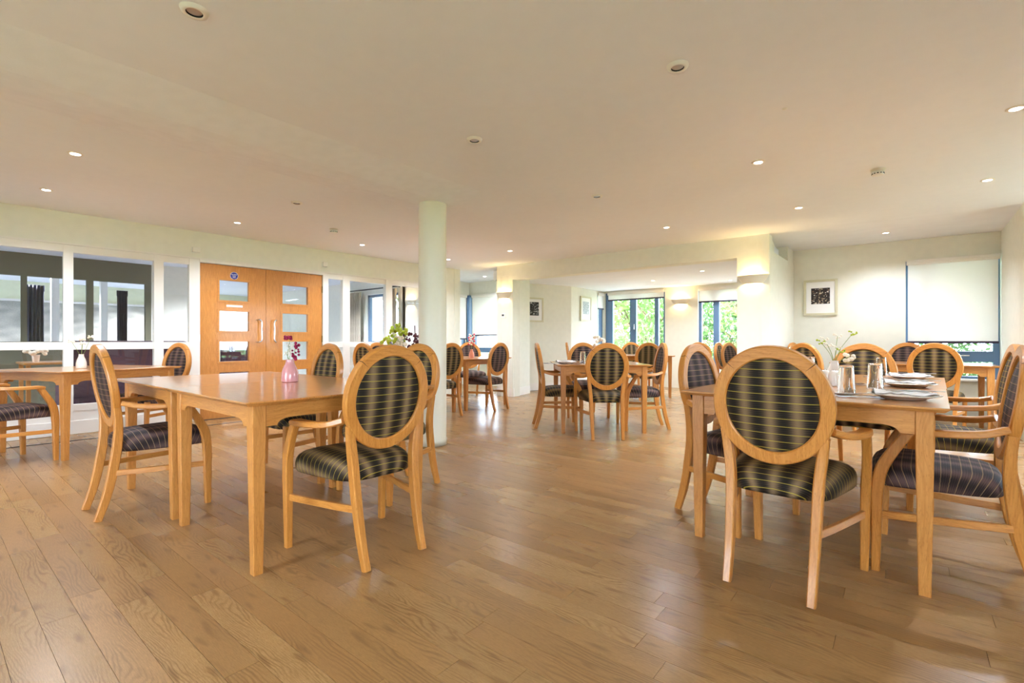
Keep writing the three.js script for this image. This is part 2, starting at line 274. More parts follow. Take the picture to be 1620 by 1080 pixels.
// ---------- glazed partition on the left ----------
{
  const P = structGroup('wall_left', LW.o.toArray(), LW.th, 'glazed white timber partition with cream wall above');
  part('upper_wall', extr(rectShape(-3.6, 2.08, 6.12, C), 0.12).translate(0, 0, -0.12), M.wall, P);
  part('end_wall', extr(rectShape(5.62, 0, 6.12, 2.08), 0.12).translate(0, 0, -0.12), M.wall, P);
  part('cornice_bead', box(9.22, 0.018, 0.03, 1.0, 2.085, 0.012), M.white, P);
  for (const [a, b] of [[-3.6, 1.70], [3.42, 5.62]]) {
    part('top_rail', box(b - a, 0.085, 0.07, (a + b) / 2, 2.04, -0.03), M.white, P);
    part('middle_rail', box(b - a, 0.083, 0.075, (a + b) / 2, 0.972, -0.03), M.white, P);
    part('bottom_rail', box(b - a, 0.07, 0.07, (a + b) / 2, 0.29, -0.03), M.white, P);
    part('base_panel', box(b - a, 0.27, 0.1, (a + b) / 2, 0.135, -0.05), M.white, P);
    part('skirting_board', rbox(b - a, 0.15, 0.02, 0.006, (a + b) / 2, 0.076, 0.01), M.white, P);
  }
  for (const [a, b] of [[-1.52, -1.44], [-0.3, -0.22], [0.472, 0.554], [1.282, 1.377], [1.647, 1.765], [3.412, 3.5], [3.743, 3.863], [4.535, 4.662], [5.56, 5.64]]) part('mullion', box(b - a, 2.08, 0.085, (a + b) / 2, 1.04, -0.03), M.white, P);
  part('head_lining', box(1.66, 0.04, 0.1, 2.588, 2.062, -0.03), M.white, P);
  for (const [a, b] of [[-3.5, -1.52], [-1.44, -0.3], [-0.22, 0.472], [0.554, 1.282], [1.377, 1.647], [3.5, 3.743], [3.863, 4.535], [4.662, 5.56]]) for (const [y0, y1] of [[1.013, 2.0], [0.325, 0.93]]) part('pane', box(b - a, y1 - y0, 0.006, (a + b) / 2, (y0 + y1) / 2, -0.03), M.glass, P);
  // double doors
  const rows = [[1.557, 1.848], [1.149, 1.439], [0.74, 1.03], [0.33, 0.62]];
  const signTex = (() => { const c = document.createElement('canvas'); c.width = c.height = 256; const x = c.getContext('2d'); x.fillStyle = '#ffffff'; x.fillRect(0, 0, 256, 256); x.fillStyle = '#1b2a8c'; x.beginPath(); x.arc(128, 128, 120, 0, 7); x.fill(); x.fillStyle = '#ffffff'; x.textAlign = 'center'; x.font = 'bold 44px sans-serif'; x.fillText('Fire door', 128, 100); x.fillText('keep', 128, 150); x.fillText('shut', 128, 200); const t = new THREE.CanvasTexture(c); t.colorSpace = THREE.SRGBColorSpace; return t; })();
  for (const [n, a, b, p0, p1, hx, lab] of [['door_1', 1.769, 2.583, 1.983, 2.373, 2.505, 'oak veneer door leaf with the blue fire sign and four glazed panels'], ['door_2', 2.587, 3.408, 2.799, 3.2, 2.68, 'oak veneer door leaf with four glazed panels and no sign']]) {
    const d = structGroup(n, lw(0, 0, -0.06).toArray(), LW.th, lab);
    part('leaf', grain(extr(rectShape(a, 0.006, b, 2.036, rows.map(([y0, y1]) => [p0, y0, p1, y1])), 0.044), 'y'), M.doorWood, d);
    for (const [y0, y1] of rows) {
      part('glazing_bead', grain(extr(rectShape(p0 - 0.012, y0 - 0.012, p1 + 0.012, y1 + 0.012, [[p0 + 0.012, y0 + 0.012, p1 - 0.012, y1 - 0.012]]), 0.06).translate(0, 0, -0.008), 'x'), M.doorWood, d);
      part('pane', box(p1 - p0, y1 - y0, 0.006, (p0 + p1) / 2, (y0 + y1) / 2, 0.022), M.glass, d);
    }
    part('handle', tube([[hx - (n === 'door_1' ? 0.05 : -0.05), 1.32, 0.046], [hx - (n === 'door_1' ? 0.02 : -0.02), 1.322, 0.1], [hx, 1.3, 0.105], [hx, 1.17, 0.105], [hx, 1.03, 0.105], [hx - (n === 'door_1' ? 0.02 : -0.02), 1.012, 0.1], [hx - (n === 'door_1' ? 0.05 : -0.05), 1.012, 0.046]], 0.011, 48, 10), M.chrome, d);
    for (const y of [0.3, 1.06, 1.82]) part('hinge', cyl(0.009, 0.009, 0.1, 10, n === 'door_1' ? a - 0.002 : b + 0.002, y, 0.05), n === 'door_1' ? M.chrome : M.brass, d);
    if (n === 'door_1') {
      const s = part('fire_door_sign', new THREE.CircleGeometry(0.05, 40), new THREE.MeshStandardMaterial({ map: signTex, roughness: 0.4 }), d, [2.174, 1.907, 0.0455]); s.userData.label = 'round blue sign with white lettering';
      part('name_plate', rbox(0.2, 0.028, 0.004, 0.0015, 2.18, 1.497, 0.046), M.plastic, d);
    }
  }
  const dst = struct('door_threshold', box(1.64, 0.006, 0.09, 0, 0.003, 0), M.darkStrip, 'dark threshold bar under the double doors', lw(2.588, 0, -0.03).toArray(), LW.th);
}
for (const [t, y, w, lab] of [[1.72, 2.19, 0.09, 'small white box on the wall above the sign door'], [3.44, 2.21, 0.075, 'small white box on the wall above the plain door leaf']]) {
  const b = thing('alarm_box', lab, 'alarm box', lw(t, y, 0.02).toArray(), LW.th, 'white boxes over the doors');
  part('backplate', rbox(w + 0.012, 0.082, 0.008, 0.003, 0, 0, -0.016), M.plastic, b); part('cover', rbox(w, 0.07, 0.034, 0.008, 0, 0, 0.005), M.plastic, b);
}

// ---------- windows ----------
// local: x along the wall, y up, z into the room. bays: [x0,x1] glazed openings between frame members
function windowUnit(name, label, P, Q, y0, y1, mull, rails, depth = 0.1) {
  const dx = Q[0] - P[0], dz = Q[1] - P[1], L = Math.hypot(dx, dz), g = structGroup(name, [P[0], 0, P[1]], Math.atan2(-dz, dx), label), z = -depth;
  const bar = (n, w, h, x, y, t = 0.07) => part(n, rbox(w, h, t, 0.004, x, y, z), M.frame, g);
  bar('frame', L, 0.06, L / 2, y1 - 0.03); bar('frame', L, 0.06, L / 2, y0 + 0.03);
  bar('frame', 0.06, y1 - y0, 0.03, (y0 + y1) / 2); bar('frame', 0.06, y1 - y0, L - 0.03, (y0 + y1) / 2);
  for (const [x, w] of mull) bar('mullion', w, y1 - y0 - 0.1, x, (y0 + y1) / 2, 0.08);
  for (const [y, h] of rails) bar('transom', L - 0.1, h, L / 2, y, 0.075);
  part('pane', box(L - 0.05, y1 - y0 - 0.05, 0.006, L / 2, (y0 + y1) / 2, z), M.glass, g);
  part('window_sill', rbox(L + 0.06, 0.03, depth + 0.09, 0.006, L / 2, y0 + 0.012, -depth / 2 + 0.02), M.white, g);
  return g;
}
function handleOn(g, x, y, z) { part('window_handle', merge([rbox(0.03, 0.06, 0.012, 0.004, x, y, z + 0.006), rbox(0.11, 0.018, 0.014, 0.005, x + 0.05, y + 0.004, z + 0.034), cyl(0.008, 0.008, 0.03, 10).rotateX(Math.PI / 2).translate(x, y, z + 0.02)]), M.chrome, g); }
const w1 = windowUnit('window_1', 'blue framed alcove window behind the lowered white blind', [0.024, -8.693], [0.965, -8.731], 0.5, 2.14, [[0.24, 0.07]], [[0.82, 0.14]]);
handleOn(w1, 0.55, 0.83, -0.06);
const w2 = windowUnit('window_2', 'blue framed garden window with three lights in the extension', [-5.64, -10.53], [-4.14, -10.537], 0.3, 2.19, [[0.12, 0.14], [0.71, 0.16], [1.28, 0.09]], []);
part('window_handle', rbox(0.02, 0.13, 0.03, 0.006, 0.75, 1.36, -0.045), M.chrome, w2);
windowUnit('window_3', 'blue framed garden window beside the sconce pier', [-3.42, -10.54], [-2.36, -10.545], 0.3, 2.16, [[0.36, 0.12]], []);
windowUnit('window_4', 'narrow blue framed side light beside the garden window', [-5.65, -10.19], [-5.66, -10.51], 0.3, 2.17, [], [], 0.06);
windowUnit('window_5', 'blue framed window in the corner bay facing the garden', [-8.06, -8.40], [-6.22, -8.416], 0.5, 2.12, [[0.9, 0.09]], [[0.82, 0.12]]);
windowUnit('window_6', 'blue framed side window of the corner bay', [-8.12, -7.15], [-8.12, -8.32], 0.5, 2.12, [], [[0.82, 0.12]]);
part('mullion', box(0.1, 1.62, 0.1, 0, 1.31, 0), M.frame, structGroup('window_7', [-8.1, 0, -8.37], 0, 'blue corner post between the bay windows'));
for (const [i, [z0, z1]] of [[0, [-6.9, -5.0]], [1, [-0.05, 1.35]], [2, [1.6, 2.9]]]) windowUnit('window_' + (8 + i), 'tall window in the right wall', [3.1, z0], [3.1, z1], 0.45, 2.2, [[0.7, 0.06]], [], 0.15);

windowUnit('window_11', 'window in the closing wall', [-1.4, 3.0], [-3.2, 3.0], 0.45, 2.2, [[0.9, 0.06]], [], 0.15);

function blind(label, P, Q, y1, y0, off) {
  const dx = Q[0] - P[0], dz = Q[1] - P[1], L = Math.hypot(dx, dz), g = thing('roller_blind', label, 'blind', [P[0], y0, P[1]], Math.atan2(-dz, dx), 'white roller blinds at the windows');
  part('roller', cyl(0.022, 0.022, L, 16).rotateZ(Math.PI / 2).translate(L / 2, y1 - y0 - 0.03, off), M.white, g);
  part('head_rail', rbox(L, 0.05, 0.05, 0.008, L / 2, y1 - y0 - 0.005, off + 0.005), M.white, g);
  part('fabric', box(L - 0.03, y1 - y0 - 0.04, 0.0012, L / 2, (y1 - y0 - 0.04) / 2, off), M.blind, g);
  part('bottom_bar', rbox(L - 0.02, 0.032, 0.02, 0.006, L / 2, 0.004, off + 0.004), M.bar, g);
}
blind('wide roller blind lowered halfway in the alcove window', [0.03, -8.693], [0.955, -8.731], 2.125, 1.005, 0.02);
blind('short roller blind above the three light garden window', [-5.55, -10.53], [-4.15, -10.537], 2.18, 2.0, 0.0);
blind('roller blind above the garden window beside the sconce', [-3.41, -10.54], [-2.37, -10.545], 2.15, 1.855, 0.0);
blind('narrow roller blind on the side light of the extension', [-5.64, -10.2], [-5.65, -10.5], 2.16, 1.8, 0.0);
blind('roller blind lowered in the bay window facing the garden', [-8.02, -8.40], [-6.25, -8.416], 2.11, 1.16, 0.02);
blind('roller blind lowered in the side window of the bay', [-8.12, -7.18], [-8.12, -8.28], 2.11, 1.08, 0.02);

// ---------- ceiling fittings ----------
const rimG = lathe([[0.030, -0.004], [0.034, -0.006], [0.046, -0.005], [0.05, 0]], 32), discG = cyl(0.03, 0.03, 0.004, 24, 0, -0.003, 0);
function downlight(x, z, y, label, group, power = 1) {
  const t = thing('downlight', label, 'downlight', [x, y, z], 0, group);
  part('rim', rimG, M.white, t); part('lamp', discG, M.lamp, t);
  const s = new THREE.SpotLight(LAMPCOL, LAMP * power, 0, 1.25, 0.6, 2); s.name = 'downlight_beam'; s.position.set(0, -0.02, 0); s.target.position.set(0, -2, 0); s.castShadow = true; s.shadow.radius = 1.4; t.add(s, s.target);
}
for (const [x, z, l] of [[-4.84, -0.76, 'lit recessed ceiling downlight over the joined vase tables'], [-6.2, -0.77, 'lit recessed ceiling downlight over the table by the partition'], [-6.15, -2.41, 'lit recessed ceiling downlight in front of the double doors'], [-6.14, -4.11, 'lit recessed ceiling downlight beyond the doors beside the smoke detector'], [-6.08, -5.77, 'lit recessed ceiling downlight just beyond the column'], [-4.76, -5.83, 'lit recessed ceiling downlight in front of the thermostat pier'], [-7.06, -7.78, 'lit recessed ceiling downlight in the corner window bay'],
  [0.53, -4.2, 'lit recessed ceiling downlight right of the laid tables'], [-0.89, -4.18, 'lit recessed ceiling downlight above the laid tables'], [0.57, -5.9, 'lit recessed ceiling downlight beyond the laid tables near the alcove'], [-0.86, -5.87, 'lit recessed ceiling downlight before the sconce pier'], [-2.28, -5.85, 'lit recessed ceiling downlight before the wide opening'], [-0.18, -7.93, 'lit recessed ceiling downlight inside the window alcove'], [-2.33, 0.95, 'lit recessed ceiling downlight near the plain closing wall'], [-4.8, 0.95, 'lit recessed ceiling downlight near the closing wall and the partition'], [0.55, 0.95, 'lit recessed ceiling downlight near the closing wall and the right windows']]) downlight(x, z, C, l, 'lit ceiling downlights');
for (const [x, z, l] of [[-2.66, -8.42, 'lit downlight in the lower ceiling nearest the wide opening'], [-3.84, -9.15, 'lit downlight in the lower ceiling before the three light window'], [-2.64, -10.05, 'lit downlight in the lower ceiling close to the window blind']]) downlight(x, z, E, l, 'lit extension downlights');
{
  const a = thing('unlit_downlight', 'large unlit round ceiling fitting with silver centre above the vase tables', 'downlight', [-2.35, C, -0.75], 0, 'unlit ceiling fittings');
  part('trim_ring', lathe([[0.032, -0.012], [0.038, -0.014], [0.05, -0.012], [0.055, 0]], 32), M.plastic, a); part('recess', lathe([[0.033, -0.011], [0.03, 0.0]], 32), M.black, a); part('reflector', lathe([[0, -0.009], [0.02, -0.0095], [0.03, -0.006]], 24), M.steel, a);
  for (const [x, z, l] of [[-0.9, -2.46, 'unlit round ceiling fitting above the front edge of the laid table'], [-2.33, -2.46, 'unlit round ceiling fitting between column and laid table'], [-2.31, -4.16, 'unlit round ceiling fitting above the aisle to the middle table'], [-4.79, -2.44, 'unlit round ceiling fitting behind the vase tables']]) clone(a, [x, C, z], 0, l);
  const s = thing('smoke_detector', 'cream smoke detector on the ceiling near the double doors', 'smoke detector', [-5.56, C, -3.31], 0, 'ceiling smoke detectors');
  part('base', lathe([[0, -0.018], [0.05, -0.018], [0.053, 0]], 32), M.plastic, s); part('head', lathe([[0, -0.05], [0.03, -0.05], [0.04, -0.045], [0.044, -0.02], [0.0, -0.02]], 32), M.plastic, s);
  part('vent_slots', merge(Array.from({ length: 12 }, (_, i) => box(0.012, 0.008, 0.003, 0, -0.036, 0.0425).rotateY(i * Math.PI / 6))), M.black, s);
  clone(s, [-0.163, C, -4.98], 0, 'cream smoke detector on the ceiling beyond the laid tables');
  single('ceiling_stud', lathe([[0, -0.008], [0.012, -0.006], [0.016, 0]], 16), M.plastic, 'tiny white stud on the ceiling above the laid tables', 'stud', [-0.56, C, -3.32]);
}
// ---------- wall lights ----------
function sconce(x, y, z, turn, w, label) {
  const t = thing('wall_sconce', label, 'wall light', [x, y, z], turn, 'half bowl wall lights');
  const g = new THREE.LatheGeometry([[w * 0.60, 0], [w * 0.62, 0.002], [w * 0.78, 0.03], [w, 0.1], [w, 0.112], [w - 0.01, 0.112], [w * 0.74, 0.03], [w * 0.60, 0]].map((p) => new THREE.Vector2(...p)), 36, -Math.PI / 2, Math.PI); g.scale(1, 1, 0.62);
  part('bowl', g, M.sconce, t); part('wall_plate', box(w * 1.1, 0.06, 0.012, 0, 0.06, 0.006), M.sconce, t);
  part('lamp', new THREE.SphereGeometry(0.018, 12, 8).translate(0, 0.06, 0.055), M.bulb, t);
  const p = new THREE.PointLight(0xffdca0, 0.5, 0, 2); p.name = 'sconce_light'; p.position.set(0, 0.06, 0.055); p.castShadow = true; t.add(p);
}
sconce(-5.785, 1.82, -6.909, 0.0287, 0.17, 'half bowl wall light above the thermostat');
sconce(-1.56, 1.787, -7.03, 0.0287, 0.19, 'half bowl wall light on the pier right of the wide opening');
sconce(-3.79, 1.83, -10.535, 0, 0.2, 'half bowl wall light between the two garden windows');
{ const t = thing('thermostat', 'white thermostat with dark display on the left pier', 'thermostat', [-5.79, 1.5, -6.905], 0.0287); part('case', rbox(0.11, 0.09, 0.024, 0.006, 0, 0, 0.012), M.plastic, t); part('display', box(0.05, 0.03, 0.002, 0, 0.008, 0.025), M.black, t); }

// ---------- pictures ----------
function picture(label, x, y, z, turn, w, h, draw) {
  const t = thing('framed_print', label, 'picture', [x, y, z], turn, 'framed prints on the walls');
  part('frame', extr(rectShape(-w / 2, -h / 2, w / 2, h / 2, [[-w / 2 + 0.028, -h / 2 + 0.028, w / 2 - 0.028, h / 2 - 0.028]]), 0.02, 0.003), new THREE.MeshPhysicalMaterial({ color: 0xd9d2b2, roughness: 0.45 }), t);
  part('mount', box(w - 0.05, h - 0.05, 0.004, 0, 0, 0.008), new THREE.MeshStandardMaterial({ color: 0xf4f2ee, roughness: 0.8 }), t);
  const c = document.createElement('canvas'); c.width = 200; c.height = 200; draw(c.getContext('2d')); const tx = new THREE.CanvasTexture(c); tx.colorSpace = THREE.SRGBColorSpace;
  part('print', new THREE.PlaneGeometry(w * 0.56, w * 0.56), new THREE.MeshStandardMaterial({ map: tx, roughness: 0.6 }), t, [0, h * 0.04, 0.0115]);
}
const blocks = (dark, lights) => (x) => { x.fillStyle = dark; x.fillRect(0, 0, 200, 200); for (let i = 0; i < 90; i++) { x.fillStyle = lights[i % lights.length]; x.globalAlpha = 0.5 + rnd() * 0.5; x.fillRect(rnd() * 190, rnd() * 190, 4 + rnd() * 26, 3 + rnd() * 14); } x.globalAlpha = 1; x.fillStyle = dark; for (let i = 0; i < 26; i++) x.fillRect(rnd() * 190, rnd() * 180, 3 + rnd() * 18, 4 + rnd() * 30); };
picture('cream framed sepia print on the alcove wall', -0.98, 1.687, -8.648, 0.0396, 0.43, 0.535, blocks('#241a16', ['#d9c8ac', '#7a5a44', '#efe6d6', '#a08a70']));
picture('cream framed black and white print on the left extension wall', -5.99, 1.68, -8.08, Math.atan2(1.35, 0.59), 0.5, 0.5, blocks('#18181a', ['#dcdcdc', '#8a8a8a', '#f4f4f4', '#606060']));
picture('cream framed pale print beside the garden window', -5.62, 1.76, -9.6, Math.PI / 2 + 0.03, 0.5, 0.55, blocks('#a8b0b4', ['#eef2f0', '#d8e0dc', '#f8faf8', '#c4ccd0']));

// ---------- tables ----------
const TH = 0.763;
function makeTable(w, d) {
  const ins = 0.045, lg = 0.06, t = {};
  const bev = 0.012, s = rectShape(-w / 2, -d / 2, w / 2, d / 2);
  const topG = (() => { const a = w / 2, b = d / 2, prof = [[0, TH], [0, TH], [0.0015, TH - 0.0015], [0.0015, TH - 0.007], [-0.014, TH - 0.02], [-0.014, TH - 0.02]]; const pos = []; const cor = (o) => [[-a - o, -b - o], [a + o, -b - o], [a + o, b + o], [-a - o, b + o]];
    const q = (A, B, C2, D) => pos.push(...A, ...B, ...C2, ...A, ...C2, ...D);
    for (let i = 1; i < prof.length - 1; i++) { const [o0, y0] = prof[i], [o1, y1] = prof[i + 1], c0 = cor(o0 - 0.0015), c1 = cor(o1 - 0.0015); for (let k = 0; k < 4; k++) { const l = (k + 1) % 4; q([c0[k][0], y0, c0[k][1]], [c0[l][0], y0, c0[l][1]], [c1[l][0], y1, c1[l][1]], [c1[k][0], y1, c1[k][1]]); } }
    const c = cor(-0.0015), e = cor(-0.0155), y = TH - 0.02; q([c[0][0], TH, c[0][1]], [c[3][0], TH, c[3][1]], [c[2][0], TH, c[2][1]], [c[1][0], TH, c[1][1]]); q([e[0][0], y, e[0][1]], [e[1][0], y, e[1][1]], [e[2][0], y, e[2][1]], [e[3][0], y, e[3][1]]);
    const g = new THREE.BufferGeometry(); g.setAttribute('position', new THREE.Float32BufferAttribute(pos, 3)); g.computeVertexNormals(); return grain(g, 'x', 0.9); })();
  const apron = (L) => { const h = L / 2, y1 = TH - 0.021, lo = TH - 0.118, hi = TH - 0.088, sh = new THREE.Shape(); sh.moveTo(-h, lo); sh.lineTo(-h + 0.06, lo); sh.quadraticCurveTo(-h + 0.066, hi, -h + 0.13, hi); sh.lineTo(h - 0.13, hi); sh.quadraticCurveTo(h - 0.066, hi, h - 0.06, lo); sh.lineTo(h, lo); sh.lineTo(h, y1); sh.lineTo(-h, y1); return grain(extr(sh, 0.022).translate(0, 0, -0.011), 'x'); };
  const legG = grain(sweep([{ p: V(0, 0, 0), w: 0.04, h: 0.04 }, { p: V(0, 0.02, 0), w: 0.041, h: 0.041 }, { p: V(0, TH - 0.13, 0), w: lg, h: lg }, { p: V(0, TH - 0.02, 0), w: lg, h: lg }], V(1, 0, 0), 0.06), 'y');
  return { topG, ax: apron(w - 2 * ins - 2 * lg + 0.02), az: apron(d - 2 * ins - 2 * lg + 0.02), legG, w, d, ins, lg };
}
const T1 = makeTable(1.05, 1.05), T2 = makeTable(1.5, 0.95), T3 = makeTable(0.8, 1.0);
function table(def, x, z, turn, label, group) {
  const t = thing('dining_table', label, 'table', [x, 0, z], turn, group), { w, d, ins, lg } = def;
  part('tabletop', def.topG, M.tableTop, t);
  for (const s of [-1, 1]) { part('apron', def.ax, M.tableWood, t, [0, 0, s * (d / 2 - ins - 0.018)]); const a = part('apron', def.az, M.tableWood, t, [s * (w / 2 - ins - 0.018), 0, 0]); a.rotation.y = Math.PI / 2; }
  for (const sx of [-1, 1]) for (const sz of [-1, 1]) part('leg', def.legG, M.tableWood, t, [sx * (w / 2 - ins - lg / 2), 0, sz * (d / 2 - ins - lg / 2)]);
  return t;
}
const cam = (d, l) => [F.x * d + R.x * l, F.z * d + R.z * l];
table(T1, -2.66, -1.395, 0, 'oak dining table with the pink vase, nearer of the joined pair', 'dining tables');
table(T1, -3.715, -1.395, 0, 'bare oak dining table joined to the pink vase table', 'dining tables');
const RT = [-0.365, -3.03, 0.04], RT2 = [-0.32, -4.085, 0.04];
table(T1, RT[0], RT[1], -0.04, 'oak dining table laid with upturned glasses and white plates', 'dining tables');
table(T1, RT2[0], RT2[1], -0.04, 'oak dining table behind the laid one, joined to it', 'dining tables');
const MT = cam(5.83, 1.02);
table(T1, MT[0], MT[1], 39 * Math.PI / 180, 'oak dining table in the middle of the room with four chairs', 'dining tables');
table(T1, -6.17, -1.08, 0.35, 'oak dining table by the glazed partition with a white vase', 'dining tables');
table(T1, -5.45, -5.55, 0, 'oak dining table with the coral vase near the corner window', 'dining tables');
table(T1, -5.5, -4.45, 0, 'oak dining table carrying the large flower arrangement', 'dining tables');
const ET = cam(9.27, 2.43);
table(T1, ET[0], ET[1], 39 * Math.PI / 180, 'oak dining table in the garden extension by the three light window', 'dining tables');
table(T3, -1.95, -9.2, 0, 'oak dining table in the garden extension by the right wall', 'dining tables');
table(T2, 0.04, -7.55, 0, 'long oak dining table in front of the window alcove', 'dining tables');

// ---------- chairs (front faces +z) ----------
const ringAt = (a, ra, rb) => { const y = 0.757 + rb * Math.cos(a) * Math.cos(0.15), z = -0.222 - rb * Math.cos(a) * Math.sin(0.15); return V(ra * Math.sin(a), y, z); };
const CH = (() => {
  const ring = (a0, a1, n, sw = 0.052, sh = 0.038) => { const pts = []; for (let i = 0; i <= n; i++) { const a = a0 + (a1 - a0) * i / n, p = ringAt(a, 0.202, 0.224), q = ringAt(a, 0.203 * 2, 0.225 * 2); const c = ringAt(0, 0, 0); pts.push({ p, w: sw, h: sh, s: V(Math.sin(a) * 0.224, Math.cos(a) * 0.202, -Math.cos(a) * 0.03).normalize() }); } return sweep(pts, V(1, 0, 0), 0.14); };
  const j = 0.78;
  const pad = (() => { const pos = [], uv = [], idx = [], NR = 7, NA = 48; for (const s of [1, -1]) { const base = pos.length / 3; for (let i = 0; i <= NR; i++) for (let k = 0; k < NA; k++) { const r = i / NR, a = k / NA * Math.PI * 2, p = ringAt(a, 0.18 * r, 0.202 * r), off = s * (0.004 + 0.017 * (1 - Math.pow(r, 3))); pos.push(p.x, p.y + off * Math.sin(0.15), p.z + off * Math.cos(0.15)); uv.push(p.x, p.y); } for (let i = 0; i < NR; i++) for (let k = 0; k < NA; k++) { const l = (k + 1) % NA, a = base + i * NA + k, b = base + i * NA + l, c = base + (i + 1) * NA + l, d = base + (i + 1) * NA + k; if (s > 0) idx.push(a, c, b, a, d, c); else idx.push(a, b, c, a, c, d); } }
    const g = new THREE.BufferGeometry(); g.setAttribute('position', new THREE.Float32BufferAttribute(pos, 3)); g.setAttribute('uv', new THREE.Float32BufferAttribute(uv, 2)); g.setIndex(idx); g.computeVertexNormals(); return g; })();
  const seat = (() => { const prof = [[0, 0.49], [0.3, 0.489], [0.55, 0.485], [0.75, 0.478], [0.88, 0.467], [0.95, 0.453], [0.985, 0.437], [1, 0.418], [1, 0.4], [0.992, 0.385], [0.97, 0.376], [0.9, 0.374], [0, 0.374]], NA = 64, pos = [], uv = [], idx = [];
    prof.forEach(([s, y], i) => { for (let k = 0; k < NA; k++) { const a = k / NA * Math.PI * 2, e = 0.42, cx = Math.sign(Math.cos(a)) * Math.pow(Math.abs(Math.cos(a)), e), sz = Math.sign(Math.sin(a)) * Math.pow(Math.abs(Math.sin(a)), e); const z = 0.04 + 0.232 * sz * s, x = (0.228 + 0.04 * sz) * cx * s, drop = Math.max(0, 0.46 - y), nl = Math.hypot(cx, sz) || 1; pos.push(x, y - (s > 0.5 ? 0 : 0), z); uv.push(x + drop * cx / nl, z + drop * sz / nl); } });
    for (let i = 0; i < prof.length - 1; i++) for (let k = 0; k < NA; k++) { const l = (k + 1) % NA, a = i * NA + k, b = i * NA + l, c = (i + 1) * NA + l, d = (i + 1) * NA + k; idx.push(a, b, c, a, c, d); }
    const g = new THREE.BufferGeometry(); g.setAttribute('position', new THREE.Float32BufferAttribute(pos, 3)); g.setAttribute('uv', new THREE.Float32BufferAttribute(uv, 2)); g.setIndex(idx); g.computeVertexNormals(); return g; })();
  const X = V(1, 0, 0), side = (f) => [-1, 1].map((s) => grain(f(s), 'y'));
  return {
    crest: grain(ring(-j + 0.004, j - 0.004, 22), 'x'), frame: grain(ring(j + 0.004, Math.PI * 2 - j - 0.004, 46), 'y'), pad, seat,
    rear: side((s) => curve([[s * 0.155, 0, -0.285, 0.03, 0.036], [s * 0.157, 0.13, -0.246, 0.033, 0.041], [s * 0.161, 0.3, -0.213, 0.036, 0.046], [s * 0.166, 0.45, -0.196, 0.038, 0.044], [s * 0.178, 0.56, -0.196, 0.038, 0.038], [s * 0.191, 0.64, -0.204, 0.026, 0.034]], 20, X, 0.12)),
    front: side((s) => curve([[s * 0.268, 0, 0.235, 0.03, 0.032], [s * 0.271, 0.18, 0.232, 0.035, 0.038], [s * 0.274, 0.36, 0.228, 0.038, 0.046], [s * 0.279, 0.46, 0.212, 0.036, 0.048], [s * 0.284, 0.55, 0.168, 0.034, 0.042], [s * 0.286, 0.63, 0.12, 0.034, 0.038]], 22, X, 0.12)),
    frontShort: side((s) => curve([[s * 0.24, 0, 0.24, 0.03, 0.03], [s * 0.243, 0.2, 0.235, 0.036, 0.036], [s * 0.246, 0.4, 0.23, 0.042, 0.042]], 10, X, 0.12)),
    arm: [-1, 1].map((s) => grain(curve([[s * 0.207, 0.664, -0.185, 0.036, 0.028], [s * 0.24, 0.645, -0.12, 0.042, 0.028], [s * 0.272, 0.638, -0.03, 0.048, 0.028], [s * 0.286, 0.637, 0.06, 0.052, 0.028], [s * 0.286, 0.637, 0.115, 0.05, 0.028], [s * 0.282, 0.629, 0.148, 0.044, 0.024]], 22, X, 0.18), 'z')),
    stretch: [-1, 1].map((s) => grain(curve([[s * 0.166, 0.262, -0.215, 0.018, 0.032], [s * 0.195, 0.258, -0.1, 0.018, 0.032], [s * 0.235, 0.255, 0.07, 0.018, 0.032], [s * 0.268, 0.252, 0.225, 0.018, 0.032]], 12, X, 0.12), 'z')),
    stretchShort: [-1, 1].map((s) => grain(curve([[s * 0.166, 0.262, -0.215, 0.018, 0.032], [s * 0.2, 0.257, 0.0, 0.018, 0.032], [s * 0.24, 0.252, 0.23, 0.018, 0.032]], 10, X, 0.12), 'z')),
    joint: [ring(j - 0.01, j + 0.01, 2, 0.0508, 0.0368), ring(-j - 0.01, -j + 0.01, 2, 0.0508, 0.0368)],
  };
})();
function chair(px, pz, hx, hz, mat, arms, label, group) {   // px,pz: midpoint of the rear feet; hx,hz: where the chair faces
  const L = Math.hypot(hx, hz); hx /= L; hz /= L;
  const t = thing(arms ? 'dining_armchair' : 'dining_chair', label, 'chair', [px + hx * 0.285, 0, pz + hz * 0.285], Math.atan2(hx, hz), group);
  part('seat', CH.seat, mat, t); const bf = part('back_frame', CH.frame, M.chairWood, t); part('crest_rail', CH.crest, M.chairWood, bf); part('back_pad', CH.pad, mat, bf); for (const g of CH.joint) part('joint_line', g, M.joint, bf);
  for (const i of [0, 1]) { part('leg', CH.rear[i], M.chairWood, t); part('leg', (arms ? CH.front : CH.frontShort)[i], M.chairWood, t); part('stretcher', (arms ? CH.stretch : CH.stretchShort)[i], M.chairWood, t); if (arms) part('armrest', CH.arm[i], M.chairWood, t); }
  return t;
}
const G = M.green, D = M.dark;
const gv = 'chairs around the joined vase tables', gl = 'chairs around the laid tables', gm = 'chairs around the middle table', ge = 'chairs in the garden extension', gw = 'chairs by the corner window', gp = 'chairs by the glazed partition', ga = 'chairs by the window alcove';
chair(-3.70, -0.65, 0.0, -1, D, true, 'dark brown striped armchair tucked into the bare table next to the vase', gv);
chair(-1.845, -1.415, -1, -0.04, G, true, 'green striped armchair at the end of the pink vase table', gv);
chair(-2.77, -2.37, 0.03, 1, G, true, 'green striped armchair on the column side of the pink vase table', gv);
chair(-3.74, -2.22, 0, 1, G, false, 'green striped chair on the door side of the bare joined table', gv);
chair(-0.43, -2.17, 0.05, -1, G, true, 'green striped armchair at the near end of the laid table', gl);
